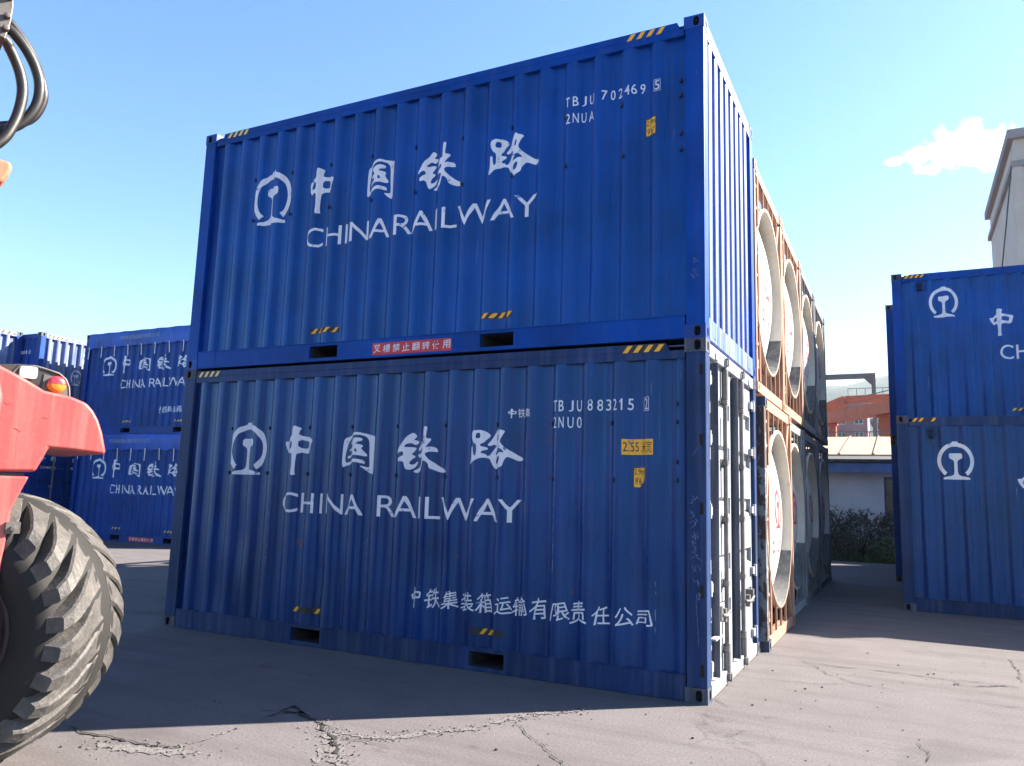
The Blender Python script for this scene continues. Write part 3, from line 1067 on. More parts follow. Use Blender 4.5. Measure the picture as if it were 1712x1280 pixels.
deep = [([(-2.69, -1.94), (-2.6, -1.85), (-2.6, -1.7), (-2.36, -1.84), (-2.19, -1.91), (-2.08, -1.97), (-1.98, -1.98)], .016),
        ([(-2.57, -2.03), (-2.55, -1.9), (-2.45, -1.83), (-2.36, -1.84)], .014),
        ([(-2.19, -1.91), (-2.0, -2.06), (-1.86, -2.16), (-1.76, -2.27), (-1.59, -2.44)], .013),
        ([(-1.83, -2.14), (-1.62, -2.12), (-1.46, -2.1)], .004),
        ([(-1.04, -1.23), (-.87, -1.4), (-.74, -1.54), (-.6, -1.68), (-.44, -1.82), (-.3, -2.0)], .005),
        ([(-.01, .24), (.19, -.04)], .003),
        ([(-3.55, -2.83), (-3.24, -2.87), (-2.99, -2.86), (-2.64, -2.82), (-2.53, -2.78)], .010),
        ([(.38, 2.26), (.76, 2.16), (1.16, 2.17), (1.6, 2.17), (2.0, 2.18), (2.28, 2.05)], .007),
        ([(.44, 2.24), (.68, 1.82), (.93, 1.47), (1.16, 1.46), (1.38, 1.38)], .006),
        ([(.37, 1.17), (.58, 1.27), (.73, 1.27), (.92, 1.38)], .004),
        ([(1.76, 2.11), (1.78, 1.96), (1.96, 2.01), (2.14, 2.15), (2.28, 2.17)], .010),
        ([(1.92, 1.31), (2.08, 1.32), (2.2, 1.37)], .005),
        ([(2.35, 3.68), (2.33, 2.76), (2.32, 2.4)], .007),
        ([(1.42, -.18), (1.47, -.37), (1.5, -.63)], .004)]
seams = [([(-2.19, -1.91), (-1.9, -2.14), (-1.76, -2.27), (-1.59, -2.44), (-1.4, -2.7)], .045),
         ([(-1.97, -2.05), (-1.76, -2.05), (-1.57, -1.95), (-1.44, -1.71), (-1.26, -1.54), (-1.21, -1.36), (-1.11, -1.14), (-.98, -.89), (-.8, -.68)], .030),
         ([(-2.53, -2.31), (-2.53, -2.37), (-2.55, -2.64), (-2.56, -2.79), (-2.64, -2.82)], .010),
         ([(-1.9, -2.14), (-1.77, -2.36), (-1.65, -2.59)], .02),
         ([(-3.0, -2.98), (-2.75, -2.95), (-2.5, -2.83), (-2.35, -2.78)], .05)]
gb = MB()
crumb_pts = []
for pts, w in seams:
    crumb_pts += [(p, w) for p in ribbon(gb, pts, w, .004)]
tag(gb.build('crumbled_seams', M['crumble']), 'crumbling pale seams in the concrete yard', 'ground', kind='structure')
gb = MB()
for pts, w in deep:
    ribbon(gb, pts, w, .008)
tag(gb.build('ground_cracks', M['crack']), 'dark open cracks in the concrete yard', 'ground', kind='structure')
# loose crumbs along the broken seams and a few strays
gb = MB()
rs = random.Random(3)


def pebble(x, y, r):
    n = 6
    ring = []
    for zz, k in ((0, 1.0), (r * .75, .75)):
        ring += [(x + r * k * rs.uniform(.7, 1.2) * math.cos(2 * PI * i / n), y + r * k * rs.uniform(.7, 1.2) * math.sin(2 * PI * i / n), .003 + zz * rs.uniform(.6, 1)) for i in range(n)]
    gb.add(ring, [(i, (i + 1) % n, n + (i + 1) % n, n + i) for i in range(n)] + [tuple(range(n, 2 * n))], 1 if rs.random() < .25 else 0)


for (p, w) in crumb_pts:
    for _ in range(9 if w > .02 else 3):
        pebble(p[0] + rs.gauss(0, w * 1.6), p[1] + rs.gauss(0, w * 1.6), rs.choice((.002, .003, .003, .004, .004, .006, .009)))
for _ in range(260):
    pebble(rs.uniform(-4.5, 3.2), rs.uniform(-3.6, 3.4), rs.uniform(.003, .008))
for x, y in ((.25, 1.6), (.6, 1.0), (.72, 1.15), (1.55, 2.3), (1.6, 2.35), (1.3, 2.6), (.3, .2), (1.75, 1.95), (1.0, 3.1), (-.9, -1.8), (.1, -.9)):
    pebble(x, y, .012)
tag(gb.build('gravel', [M['stone'], M['crack']]), 'loose concrete crumbs and stones scattered over the yard', 'gravel', kind='stuff')

# ------------------------------------------------------------------ further containers
M['tarp'] = paint('blue_tarpaulin', (0.012, 0.070, 0.36), rough=0.32, dust=0.05, scratch=0)
M['faint'] = plain('faint_print', (0.20, 0.28, 0.46), 0.6, bmp=0)
M['rope'] = plain('white_rope', (0.75, 0.75, 0.78), 0.8)


def tarp(t, off, H, seed):
    rr = random.Random(seed)
    b = MB(off)
    xa, xb = -L + .16, -.12
    n = 90
    rows = [(-.012, H - .42), (-.022, H - .30), (-.026, H - .18), (-.020, H - .06), (-.005, H + .005), (.04, H + .028), (W / 2, H + .06), (W - .04, H + .028), (W + .01, H - .05), (W + .012, H - .4)]
    ph = [rr.uniform(0, 6) for _ in range(6)]
    vs_ = []
    for j, (y, z) in enumerate(rows):
        for i in range(n + 1):
            x = xa + (xb - xa) * i / n
            k = 1 if j < 5 else .4
            d = .010 * math.sin(x * 11 + ph[0] + j * .9) + .008 * math.sin(x * 23 + ph[1] - j * 1.3) + .007 * math.sin(x * 37 + ph[2] + j * 2) + rr.uniform(-.004, .004)
            zz = (.016 * math.sin(x * 5.65 * 2 + ph[3]) + .008 * math.sin(x * 31 + ph[4])) if j in (0,) else .006 * math.sin(x * 9 + ph[5])
            vs_.append((x, y - abs(d) * k if j < 5 else y, z + zz))
    fs = [(j * (n + 1) + i, j * (n + 1) + i + 1, (j + 1) * (n + 1) + i + 1, (j + 1) * (n + 1) + i) for j in range(len(rows) - 1) for i in range(n)]
    b.add(vs_, fs, 0, True)
    tp = b.build('tarpaulin', M['tarp'], t)
    for k in range(11):
        x = -5.86 + .553 * k
        if x > -.2:
            break
        b = MB(off)
        dx = rr.uniform(-.03, .03)
        b.tube([(x, -.034, H - .38), (x + .01, -.03, H - .45), (x + dx * .5, -.020, H - .58), (x + dx, -.016, H - rr.uniform(.68, .74))], .011, 6)
        b.build('rope', M['rope'], tp)
    g = fit(text_shape('中铁集装箱运输有限责任公司', .0), -4.54, -2.94, H - .24, H - .12)
    decal('tarp_lettering', S(g), [M['faint']], RAIL(-.045), t, off)


LB = ((-4.46, -4.09, 1.70, 2.20), (-3.72, -3.27, 1.72, 2.10), (-3.02, -2.45, 1.74, 2.15), (-2.23, -1.73, 1.76, 2.11))


def marks_left(red, n_comp):
    def f(t, off, prof, H):
        decal('emblem', S(emblem_shape(-5.27, -4.70, 1.66, 2.23)), [M['white']], prof, t, off)
        layout_names(t, off, prof, H, (-4.45, -3.41), (-3.23, -1.66) if not red else (-3.32, -1.7), (1.27, 1.51), boxes=LB)
        if n_comp:
            company(t, off, prof, n_comp, 0, .06)
        pocket_stripes(t, off, prof, ('yellow_pale', 'black'))
        if red:
            red_plate(t, off, -3.45, -2.5, .03, .15)
    return f


for k, (red, nc, lab) in enumerate(((True, 0, 'tarpaulin topped blue container behind the red machine, lower of two, red label at its foot'),
                                    (False, 5, 'tarpaulin topped blue container left of the nearest stack, upper of two'))):
    H_ = 2.896
    t = container((-13.67, 8.0, k * H_), lab, 'tarpaulin covered containers', wall='blue_far', frame='blue_far', cast='casting', marks=marks_left(red, nc), u0=-5.76)
    tarp(t, (-L / 2, W / 2, 0), H_ - .02 if red else H_ - .01, 5 + k)


def end_emblem(t, off, prof, H):
    pl = lambda u, d, z: (-d, u, z)
    decal('emblem', S(emblem_shape(1.02, 1.36, 1.50, 1.97)), [M['white']], prof, t, off, place=pl)
    decal('owner_code', S(text('TBJU', 1.35, 1.68, 2.36, 2.47, .012)), [M['white']], prof, t, off, place=pl)
    decal('serial_number', S(text('702', 1.74, 2.0, 2.36, 2.47, .012)), [M['white']], prof, t, off, place=pl)
    decal('size_code', S(text('22NUA', 1.35, 1.95, 2.20, 2.31, .012)), [M['white']], prof, t, off, place=pl)
    decal('hazard_stripe', stripes(.25, .75, H - .12, H - .04, 4), [M['yellow_pale'], M['black']], RAIL(.006), t, off, place=pl)


def end_number(t, off, prof, H):
    pl = lambda u, d, z: (-d, u, z)
    decal('serial_number', S(text('2NUA', 1.2, 1.75, 2.24, 2.34, .012)), [M['white']], prof, t, off, place=pl)
    decal('hazard_stripe', stripes(1.55, 2.2, H - .12, H - .04, 4), [M['yellow_pale'], M['black']], RAIL(.006), t, off, place=pl)


def side_number(t, off, prof, H):
    decal('serial_number', S(text('883102', -.95, -.42, 2.29, 2.39, .012)), [M['white']], prof, t, off)


def door_text(t, off, prof, H):
    pl = lambda u, d, z: (-.0435, u, z)
    sh = [han('zhong', .42, .56, 2.10, 2.26), han('guo', .72, .86, 2.10, 2.26), han('tie', 1.36, 1.52, 2.10, 2.26), han('lu', 1.75, 1.92, 2.10, 2.26),
          text('CHINA', .42, .9, 1.90, 1.97, .01), text('RAILWAY', 1.36, 1.95, 1.90, 1.97, .01)]
    decal('door_lettering', S(*sh), [M['white']], RAIL(0), t, off, place=pl)


M['door_blue'] = M['blue_far']
container((-20.6, 7.2, 0), 'blue container with rod fastened doors, half hidden behind the red fender', 'containers far left', wall='blue_far', frame='blue_far', right='door', door_mat='door_blue', right_marks=None, marks=door_text)
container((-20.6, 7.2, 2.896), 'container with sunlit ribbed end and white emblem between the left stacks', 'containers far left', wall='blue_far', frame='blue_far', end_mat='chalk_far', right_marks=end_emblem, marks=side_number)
container((-21.46, 4.76, 0), 'blue container under the leftmost ribbed end, hidden by the red machine', 'containers far left', wall='blue_far', frame='blue_far')
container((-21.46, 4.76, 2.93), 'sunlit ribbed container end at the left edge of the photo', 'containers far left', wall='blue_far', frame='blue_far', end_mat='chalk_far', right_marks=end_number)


# right hand rows: left ends at x = 1.34, so the corner x=0 lies at 1.34 + L
def marks_right(front):
    def f(t, off, prof, H):
        if front:
            decal('emblem', S(emblem_shape(-L + .545, -L + 1.03, 1.985, 2.56)), [M['white']], prof, t, off)
        else:
            decal('emblem', S(emblem_shape(-L + .615, -L + 1.09, 2.08, 2.66)), [M['white']], prof, t, off)
        layout_names(t, off, prof, H, (-L + 1.70, -L + 2.74), (-L + 2.85, -L + 4.4), (1.24, 1.5), boxes=[(a - .03, b - .03, c - .03, d - .03) for a, b, c, d in LB])
        decal('hazard_stripe', stripes(-L + .22, -L + .56, H - .10, H - .04, 4, skip=(2,) if front else ()), [M['yellow'], M['black']], RAIL(.006), t, off)
        pocket_stripes(t, off, prof, ('yellow_pale', 'black'))
        b = MB(off)
        d = interp(prof, -L + .47)
        b.box(-L + .425, -L + .515, -.012, d, H - .22, H - .20)
        for z in (.24, .27, .30, .33):
            b.box(-L + .425, -L + .515, -.006, d, H - z, H - z + .012)
        b.box(-L + .42, -L + .43, -.012, d, H - .36, H - .20)
        b.box(-L + .51, -L + .52, -.012, d, H - .36, H - .20)
        b.box(-L + .425, -L + .515, d - .014, d - .002, H - .36, H - .22, 1)
        b.build('vent', [M['blue_frame_old'], M['dark']], t)
    return f


XR = 1.335 + L
HR = 2.965
container((XR, 7.22, 0), 'scratched dark blue container standing alone at the right, white emblem', 'containers on the right', wall='blue_old', frame='blue_frame_old', marks=marks_right(True), u0=-5.72, H=HR)
container((XR, 9.76, 0), 'container hidden behind the scratched one at the right', 'containers on the right', wall='blue_far', frame='blue_far', H=HR)
container((XR, 9.76, HR), 'cleaner blue container showing above the scratched one at the right', 'containers on the right', wall='blue', frame='blue_frame', marks=marks_right(False), u0=-5.72, H=HR)
for k in range(2):  # unseen row, added so that its shadow covers the alley
    container((1.30 + L, 14.76, k * HR), 'container deep in the right rows, hidden behind the others, ' + ('upper' if k else 'lower'), 'containers on the right', wall='blue_far', frame='blue_far', H=HR)
for k in range(2):
    container((1.185 + L, 12.26, k * HR), ('dark container end peeping out past the right row, ' + ('upper' if k else 'lower') + ' of two'), 'containers on the right', wall='blue_far', frame='blue_far', H=HR)

# ------------------------------------------------------------------ tank containers (end frames face +x)
M['orange'] = paint('faded_orange_frame', (0.33, 0.175, 0.12), rough=0.55, vary=0.25, dust=0.45, dustcol=(0.45, 0.32, 0.26), scratch=0.3, rust=0.8)
M['greyframe'] = paint('grey_frame_paint', (0.16, 0.17, 0.19), rough=0.6, vary=0.3, dust=0.3, rust=1.0, scratch=0.4)
M['bluegrey'] = paint('blue_grey_frame', (0.10, 0.10, 0.115), rough=0.6, dust=0.2, rust=0.6)


def peel_mat():
    m, nt, b = new_mat('peeling_post_paint')
    v = vec_of(nt)
    n = noise(nt, v, 7, 6, 0.65, (1, 1, .6))
    n2 = noise(nt, v, 40, 4, 0.6)
    col = mixc(nt, ramp(nt, n, [(0.46, 0), (0.49, 1)]), (0.15, 0.17, 0.19), (0.055, 0.036, 0.033))
    col = mixc(nt, ramp(nt, n2, [(0.5, 0), (0.7, .5)]), col, (0.02, 0.018, 0.02))
    nt.links.new(col, b.inputs['Base Color'])
    b.inputs['Roughness'].default_value = 0.85
    bump(nt, b, ramp(nt, n, [(0.44, 1), (0.5, 0)]), 0.9, 0.012)
    return m


M['peel'] = peel_mat()
M['ringpale'] = paint('pale_ring', (0.46, 0.34, 0.27), rough=0.5, dust=0.2, scratch=0, rust=0.4)
M['tankwhite'] = paint('tank_white', (0.42, 0.41, 0.39), rough=0.45, vary=0.12, dust=0.2, scratch=0, rust=0.15)
M['skirt'] = paint('skirt_cream', (0.58, 0.53, 0.46), rough=0.6, vary=0.2, dust=0.25, scratch=0, rust=0.4)
M['skirtgrey'] = paint('skirt_dusty_grey', (0.10, 0.10, 0.105), rough=0.7, vary=0.35, dust=0.5, scratch=0.3, rust=0.3, dustcol=(0.25, 0.25, 0.25))
M['logored'] = decal_paint('red_logo', (0.50, 0.03, 0.05), 0.4)
TW, TH, TL = 2.20, 2.72, 6.06
RR = 1.02


def tank_container(loc, label, frame, skirt='skirt', first_post=None, logo=True, white='tankwhite'):
    off = (-TL / 2, TW / 2, 0)
    t = thing('tank_container', (loc[0] - TL / 2, loc[1] + TW / 2, loc[2]), label, 'tank container', 'tank containers in two rows')
    fm = M[frame]
    zc = TH / 2 + .02
    yc = TW / 2
    for sx in (0, -TL):
        for k, (ya, yb) in enumerate(((0, .075), (TW - .075, TW))):
            b = MB(off)
            xa, xb = (sx - .13, sx) if sx == 0 else (sx, sx + .13)
            b.box(xa, xb, ya + .003 - (.055 if first_post and sx == 0 and k == 0 else 0), yb - .003, 0.11, TH - .11)
            mt = first_post if (first_post and sx == 0 and k == 0) else fm
            b.build('corner_post', mt, t, bevel=.008)
            for z0, z1 in ((0, .112), (TH - .112, TH)):
                b = MB(off)
                x0_, x1_ = (sx - .17, sx + .006) if sx == 0 else (sx - .006, sx + .17)
                holed_face(b, ya - .002 if k == 0 else yb - .16, ya + .16 if k == 0 else yb + .002, z0, z1, ya + .08 if k == 0 else yb - .08, (z0 + z1) / 2, .03, .034, .05,
                           (lambda u, v, d: (x1_ - d, u, v)) if sx == 0 else (lambda u, v, d: (x0_ + d, u, v)))
                e = .004
                b.box(x0_ + e if sx != 0 else x0_, x1_ - .052 if sx == 0 else x1_, ya - .001 if k == 0 else yb - .159, ya + .159 if k == 0 else yb + .001, z0 + .001, z1 - .001)
                for q in (ya - .002 if k == 0 else yb - .16, ya + .16 if k == 0 else yb + .002):
                    b.add([(x1_ - .06, q, z0), (x1_, q, z0), (x1_, q, z1), (x1_ - .06, q, z1)], [(0, 1, 2, 3)])
                b.build('corner_casting', [M['casting'] if mt is not fm else fm, M['dark']], t)
        xa, xb = (sx - .11, sx - .008) if sx == 0 else (sx + .008, sx + .11)
        for z0, z1 in ((.01, .13), (TH - .13, TH - .012)):
            b = MB(off)
            b.box(xa, xb, .162, TW - .162, z0, z1)
            b.build('end_rail', fm, t, bevel=.004)
        # flanged ring round the tank mouth
        b = MB(off)
        s = -1 if sx == 0 else 1
        o0 = sx + s * .004
        b.lathe([(0, RR - .005), (0, RR + .03), (.06, RR + .03), (.06, RR + .012), (.02, RR + .012)], (o0, yc, zc), (s, 0, 0), 72)
        b.build('mounting_ring', M['ringpale'], t)
        # gussets between ring and frame
        xg0, xg1 = sorted((sx + s * .012, sx + s * .034))
        for yg in (-.74, -.38, 0.0, .38, .74):
            zr = math.sqrt((RR + .022) ** 2 - yg * yg)
            if zr > .25 and zr < 9:
                for z0, z1 in ((zc + zr, TH - .125), (.125, zc - zr)):
                    if z1 - z0 > .02:
                        b = MB(off)
                        b.box(xg0, xg1, yc + yg - .009, yc + yg + .009, z0, z1)
                        b.build('gusset', fm, t)
        for a in (45, 135, 225, 315):
            ca, sa = math.cos(math.radians(a)), math.sin(math.radians(a))
            y0_, z0_ = yc + (RR + .022) * ca, zc + (RR + .022) * sa
            y1_, z1_ = (TW - .09 if ca > 0 else .09), (TH - .12 if sa > 0 else .12)
            b = MB(off)
            b.tube([(sx + s * .035, y0_, z0_), (sx + s * .035, y1_, z1_)], .02, 6, smooth=False)
            b.build('brace', fm, t)
    for yq in (0.004, TW - .094):
        for z0, z1 in ((.01, .11), (TH - .11, TH - .012)):
            b = MB(off)
            b.box(-TL + .172, -.172, yq, yq + .09, z0, z1)
            b.build('side_rail', fm, t)
    # ladder in the gap beside the ring
    b = MB(off)
    b.box(-.06, -.004, .235, .262, .14, TH - .14)
    for i in range(9):
        z = .30 + i * .27
        b.box(-.045, -.015, .10, .236, z - .016, z + .016)
    b.build('ladder', fm, t)
    b = MB(off)
    n = 72
    # tank barrel with domed heads
    b.lathe([(.22, RR - .01), (.5, RR - .002), (TL - .5, RR - .002), (TL - .22, RR - .01)], (-TL, yc, zc), (1, 0, 0), n, 0)
    b.build('tank_barrel', M[white], t)
    for s, x0_ in ((1, 0), (-1, -TL)):
        b = MB(off)
        prof = []
        for k in range(13):
            r = (RR - .012) * k / 12
            prof.append((-.010 - .19 * (r / RR) ** 2, max(r, .001)))
        b.lathe(prof, (x0_, yc, zc), (s, 0, 0), n, 0)
        hd = b.build('tank_head', M[white], t)
        b = MB(off)
        b.lathe([(-.24, RR - .008), (-.006, RR - .008)], (x0_, yc, zc), (s, 0, 0), n, 0)
        # lower apron is a separate dusty plate
        for i, f in enumerate(b.f):
            z = sum(b.v[k][2] for k in f) / 4
            if z < zc - .45:
                b.mi[i] = 1
        b.build('tank_skirt', [M[skirt], M['skirtgrey']], t)
        if s > 0 and logo:
            b = bmesh.new()
            v, f = emblem_shape(yc - .30, yc + .06, zc - .12, zc + .34)
            v2, f2 = rect(yc - .34, yc + .12, zc - .30, zc - .26)
            v3, f3 = rect(yc - .30, yc + .05, zc - .40, zc - .37)
            me = bpy.data.meshes.new('red_emblem')
            V, F = [], []
            for vv, ff in ((v, f), (v2, f2), (v3, f3)):
                k = len(V)
                V += [(-.010 - .19 * (((y - yc) ** 2 + (z - zc) ** 2) / RR ** 2) + .004 - off[0], y - off[1], z) for y, z in vv]
                F += [[k + i for i in q] for q in ff]
            b.free()
            me.from_pydata(V, [], F)
            me.materials.append(M['logored'])
            o = bpy.data.objects.new('red_emblem', me)
            COL.objects.link(o)
            o.parent = hd
    return t


ORD = ['nearest the camera', 'second from the near end', 'third from the near end', 'farthest down the alley']
for row in (0, 1):
    for i in range(4):
        y = 2.52 + i * 2.225
        z = row * 2.78
        if row == 1:
            fr = 'orange' if i < 2 else 'bluegrey'
            lab = ('orange framed' if i < 2 else 'dull framed') + ' white tank container in the upper row, ' + ORD[i]
        else:
            fr = 'orange' if i == 0 else ('greyframe' if i == 1 else 'bluegrey')
            lab = ('peeling posted' if i == 0 else 'grey framed' if i == 1 else 'dull framed') + ' white tank container in the lower row, ' + ORD[i]
        tank_container((0.075 if row == 0 and i == 0 else 0.0, y, z), lab, fr, first_post=M['peel'] if (row == 0 and i == 0) else None)

# ------------------------------------------------------------------ reach stacker at the left edge
TH_ = math.radians(-22)
AX = Vector((math.cos(TH_), math.sin(TH_), 0))
TG = Vector((-math.sin(TH_), math.cos(TH_), 0))
RC = (-3.3, -3.644, 0)
# local frame of the machine: X = along the machine (TG), -Y = towards the camera side (AX), Z up
rs_rot = math.atan2(TG.y, TG.x)
M['machine_red'] = paint('machine_red', (0.37, 0.056, 0.054), rough=0.40, vary=0.12, dust=0.24, dustcol=(0.34, 0.20, 0.17), scratch=0.12, rust=0.25, spec=0.4)
M['machine_orange'] = paint('weathered_orange', (0.30, 0.11, 0.06), rough=0.6, dust=0.2, scratch=0.2)
M['plastic'] = plain('black_plastic', (0.022, 0.018, 0.018), 0.45, 0.3, 8)
M['hose'] = plain('rubber_hose', (0.013, 0.011, 0.011), 0.45, 0.3, 14)
M['steelgrey'] = plain('grey_steel', (0.10, 0.09, 0.085), 0.5, 0.3, 12, 0.3)
M['lens_white'] = plain('white_lens', (0.80, 0.80, 0.80), 0.15, 0.05, 5, bmp=0)
M['lens_red'] = plain('red_lens', (0.55, 0.035, 0.05), 0.2, 0.1, 60, bmp=0.3)
M['lens_amber'] = plain('amber_lens', (0.75, 0.18, 0.02), 0.2, 0.1, 60, bmp=0.3)


def tyre_mat():
    m, nt, b = new_mat('worn_tyre_rubber')
    v = vec_of(nt)
    n = noise(nt, v, 6, 7, 0.7)
    n2 = noise(nt, v, 42, 4, 0.65)
    col = mixc(nt, ramp(nt, n, [(0.35, 0), (0.75, 1)]), (0.028, 0.026, 0.027), (0.085, 0.076, 0.070))
    col = mixc(nt, ramp(nt, n2, [(0.52, 0), (0.75, .6)]), col, (0.125, 0.112, 0.102))
    nt.links.new(col, b.inputs['Base Color'])
    b.inputs['Roughness'].default_value = 0.62
    bump(nt, b, mixc(nt, .4, n, n2), 0.8, 0.012)
    return m


M['tyre'] = tyre_mat()
M['rim'] = paint('dark_rim', (0.020, 0.008, 0.009), rough=0.5, dust=0.1, scratch=0.2, rust=0.5)
M['tyre_side'] = plain('sidewall_rubber', (0.006, 0.005, 0.0055), 0.8, 0.3, 10)  # near-black sidewall and lug gaps: their shade is put into the colour
rst = thing('reach_stacker', RC, 'red reach stacker with big lugged tyre, rear corner at the left edge', 'reach stacker', rotz=rs_rot)
TR = 0.752


def core(o):
    """tread and sidewall radius against distance from the tyre's mid plane"""
    a = abs(o)
    P = [(0, .748), (.09, .747), (.13, .728), (.20, .682), (.28, .644), (.335, .614), (.362, .58), (.372, .52), (.366, .46), (.345, .41), (.315, .385)]
    for (u, r), (u2, r2) in zip(P, P[1:]):
        if a <= u2:
            return r + (r2 - r) * (a - u) / (u2 - u)
    return .385


wheel = MB()
prof = [(.315, .385), (.345, .41), (.366, .46), (.372, .52), (.362, .58), (.335, .614), (.28, .644), (.20, .682), (.13, .728), (.09, .747), (0, .748)]
full = [(-d, r) for d, r in prof] + [(d, r) for d, r in prof[::-1][1:]]
wheel.lathe(full, (0, 0, TR), (0, 1, 0), 120, 1)
rl = random.Random(11)
NL = 27


def lug_top(o):
    a = abs(o)
    P = [(0, .752), (.12, .751), (.20, .747), (.27, .736), (.32, .716), (.345, .694), (.360, .672)]
    for (u, r), (u2, r2) in zip(P, P[1:]):
        if a <= u2:
            return r + (r2 - r) * (a - u) / (u2 - u)
    return .64


for side in (-1, 1):
    for k in range(NL):
        a0 = 2 * PI * (k + (.5 if side > 0 else 0)) / NL
        rows = []
        N = 9
        for i in range(N):
            f = i / (N - 1)
            o = .05 + .306 * f
            cen = a0 + (.30 * f ** 1.15) * 1.0
            wid = (.225 - .105 * f ** .8) * (.5) * rl.uniform(.97, 1.03)
            top = lug_top(o) - rl.uniform(0, .004)
            bot = core(o) - .03
            ch = .012
            rows.append([(cen - wid - .012, bot, o), (cen - wid, top - ch, o), (cen - wid + .016, top, o), (cen + wid - .016, top, o), (cen + wid, top - ch, o), (cen + wid + .012, bot, o)])
        vs_ = []
        for r_ in rows:
            for a, r, o in r_:
                vs_.append((r * math.sin(a), side * o, TR + r * math.cos(a)))
        fs = []
        for i in range(N - 1):
            for j in range(5):
                fs.append((i * 6 + j, i * 6 + j + 1, (i + 1) * 6 + j + 1, (i + 1) * 6 + j))
        fs += [tuple(range(6)), tuple(range((N - 1) * 6, N * 6))]
        wheel.add(vs_, fs, 0)
wh = bpy.data.objects.new('wheel', None)
COL.objects.link(wh)
wh.parent = rst
wh.rotation_euler = (0, 0, -1.019 - TH_)   # the steered wheel is turned
wheel.build('tyre', [M['tyre'], M['tyre_side']], wh)
b = MB()
b.lathe([(-.315, .395), (-.335, .40), (-.338, .375), (-.30, .365), (-.22, .35), (-.20, .30), (-.17, .28), (-.17, .19), (-.24, .18), (-.26, .15), (-.265, .001)], (0, 0, TR), (0, 1, 0), 64)
b.lathe([(.315, .395), (.335, .40), (.30, .36), (.1, .34), (.1, .001)], (0, 0, TR), (0, 1, 0), 48)
b.build('rim', M['rim'], wh)
for k in range(10):
    b = MB()
    a = 2 * PI * k / 10
    b.lathe([(-.20, .001), (-.20, .022), (-.165, .022)], (.235 * math.cos(a), 0, TR + .235 * math.sin(a)), (0, 1, 0), 6, smooth=False)
    b.build('wheel_nut', M['steelgrey'], wh)

F1 = [(-1.9, 1.62), (-.10, 1.604), (.155, 1.611), (.19, 1.70), (.205, 1.742), (.332, 1.737), (.428, 1.727), (.491, 1.722), (.492, 1.745), (.465, 1.846), (.437, 1.918), (.405, 1.969), (.368, 2.008), (.284, 2.037),
      (.155, 2.055), (.042, 2.118), (-.066, 2.168), (-.2, 2.235), (-.4, 2.31), (-1.9, 2.40)]
b = MB()
b.prism(F1, 1, -.50, .45)
fen = b.build('fender', M['machine_red'], rst, bevel=.11, seg=7, soft=True)
rs2 = random.Random(4)
for k, (s_, z_) in enumerate(((-.03, 1.98), (.03, 1.84), (.15, 1.90))):
    b = MB()
    q = [(s_, z_)]
    for _ in range(4):
        q.append((q[-1][0] + rs2.uniform(.004, .016), q[-1][1] + rs2.uniform(-.012, .012)))
    for (a0, c0), (a1, c1) in zip(q, q[1:]):
        b.add([(a0, -.5012, c0 - .0014), (a1, -.5012, c1 - .0014), (a1, -.5012, c1 + .0014), (a0, -.5012, c0 + .0014)], [(0, 1, 2, 3)])
    b.build('scuff', M['plastic'], fen)
b = MB()
b.prism([(-1.9, 1.585), (.128, 1.585), (.093, 1.494), (.063, 1.41), (.052, 1.197), (.045, 1.03), (.02, 1.0), (-1.9, 1.0)], 1, -.505, -.47)
sp = b.build('side_panel', M['machine_red'], rst, bevel=.012, seg=3)
b = MB()
b.prism([(-1.85, 1.602), (.11, 1.602), (.11, 1.587), (-1.85, 1.587)], 1, -.46, .40)
b.build('fender_seam', M['plastic'], rst)
b = MB()
b.box(.045, .112, -.518, -.504, 1.285, 1.345)
b.lathe([(0, .018), (.012, .018), (.014, .001)], (.082, -.518, 1.313), (0, -1, 0), 6, smooth=False)
b.build('bracket', M['steelgrey'], rst)
b = MB()
b.box(-.15, -.012, -.5085, -.504, 1.24, 1.385)
b.build('notice_plate', M['white'], sp)
# dark moulded recess down the fender's flank
b = MB()
b.tube([(-.075, -.497, 2.10), (-.055, -.50, 2.0), (-.06, -.50, 1.90), (-.10, -.50, 1.82), (-.2, -.50, 1.76)], [.012, .02, .022, .018, .01], 8)
b.build('flank_rib', M['machine_red'], fen)
# lamp housing on the fender's shoulder
LH = [(-.20, 2.02), (-.20, 2.165), (-.067, 2.178), (.03, 2.192), (.105, 2.194), (.151, 2.184), (.225, 2.165), (.262, 2.133), (.280, 2.09), (.292, 2.0), (.1, 1.99)]
b = MB()
b.prism(LH, 1, -.455, -.20)
lh = b.build('lamp_housing', M['plastic'], rst, bevel=.006)
b = MB()
edge = [(s_, -.458, z_) for s_, z_ in [(-.005, 2.12), (.008, 2.150), (.030, 2.180), (.105, 2.188), (.150, 2.179), (.222, 2.161), (.258, 2.131), (.277, 2.09), (.287, 2.02)]]
b.tube(edge, .0065, 6)
b.build('housing_lip', M['steelgrey'], lh)
b = MB()
b.prism([(.031, 2.128), (.042, 2.118), (.10, 2.114), (.115, 2.122), (.117, 2.172), (.108, 2.182), (.040, 2.180), (.031, 2.172)], 1, -.468, -.44)
b.build('headlight', M['lens_white'], lh, bevel=.006)
b = MB()
b.prism([(.142, 2.03), (.150, 2.150), (.195, 2.140), (.268, 2.10), (.282, 2.03)], 1, -.461, -.44)
b.build('lamp_plate', M['steelgrey'], lh)
for nm, mt, a0, a1 in (('tail_lamp', 'lens_red', -PI / 2, PI / 2), ('turn_signal', 'lens_amber', PI / 2, 1.5 * PI)):
    b = MB()
    b.lathe([(.0, .047), (.018, .047), (.028, .042), (.035, .026), (.037, .001)], (.213, -.461, 2.096), (0, -1, 0), 24, a0=a0, a1=a1)
    b.build(nm, M[mt], lh)
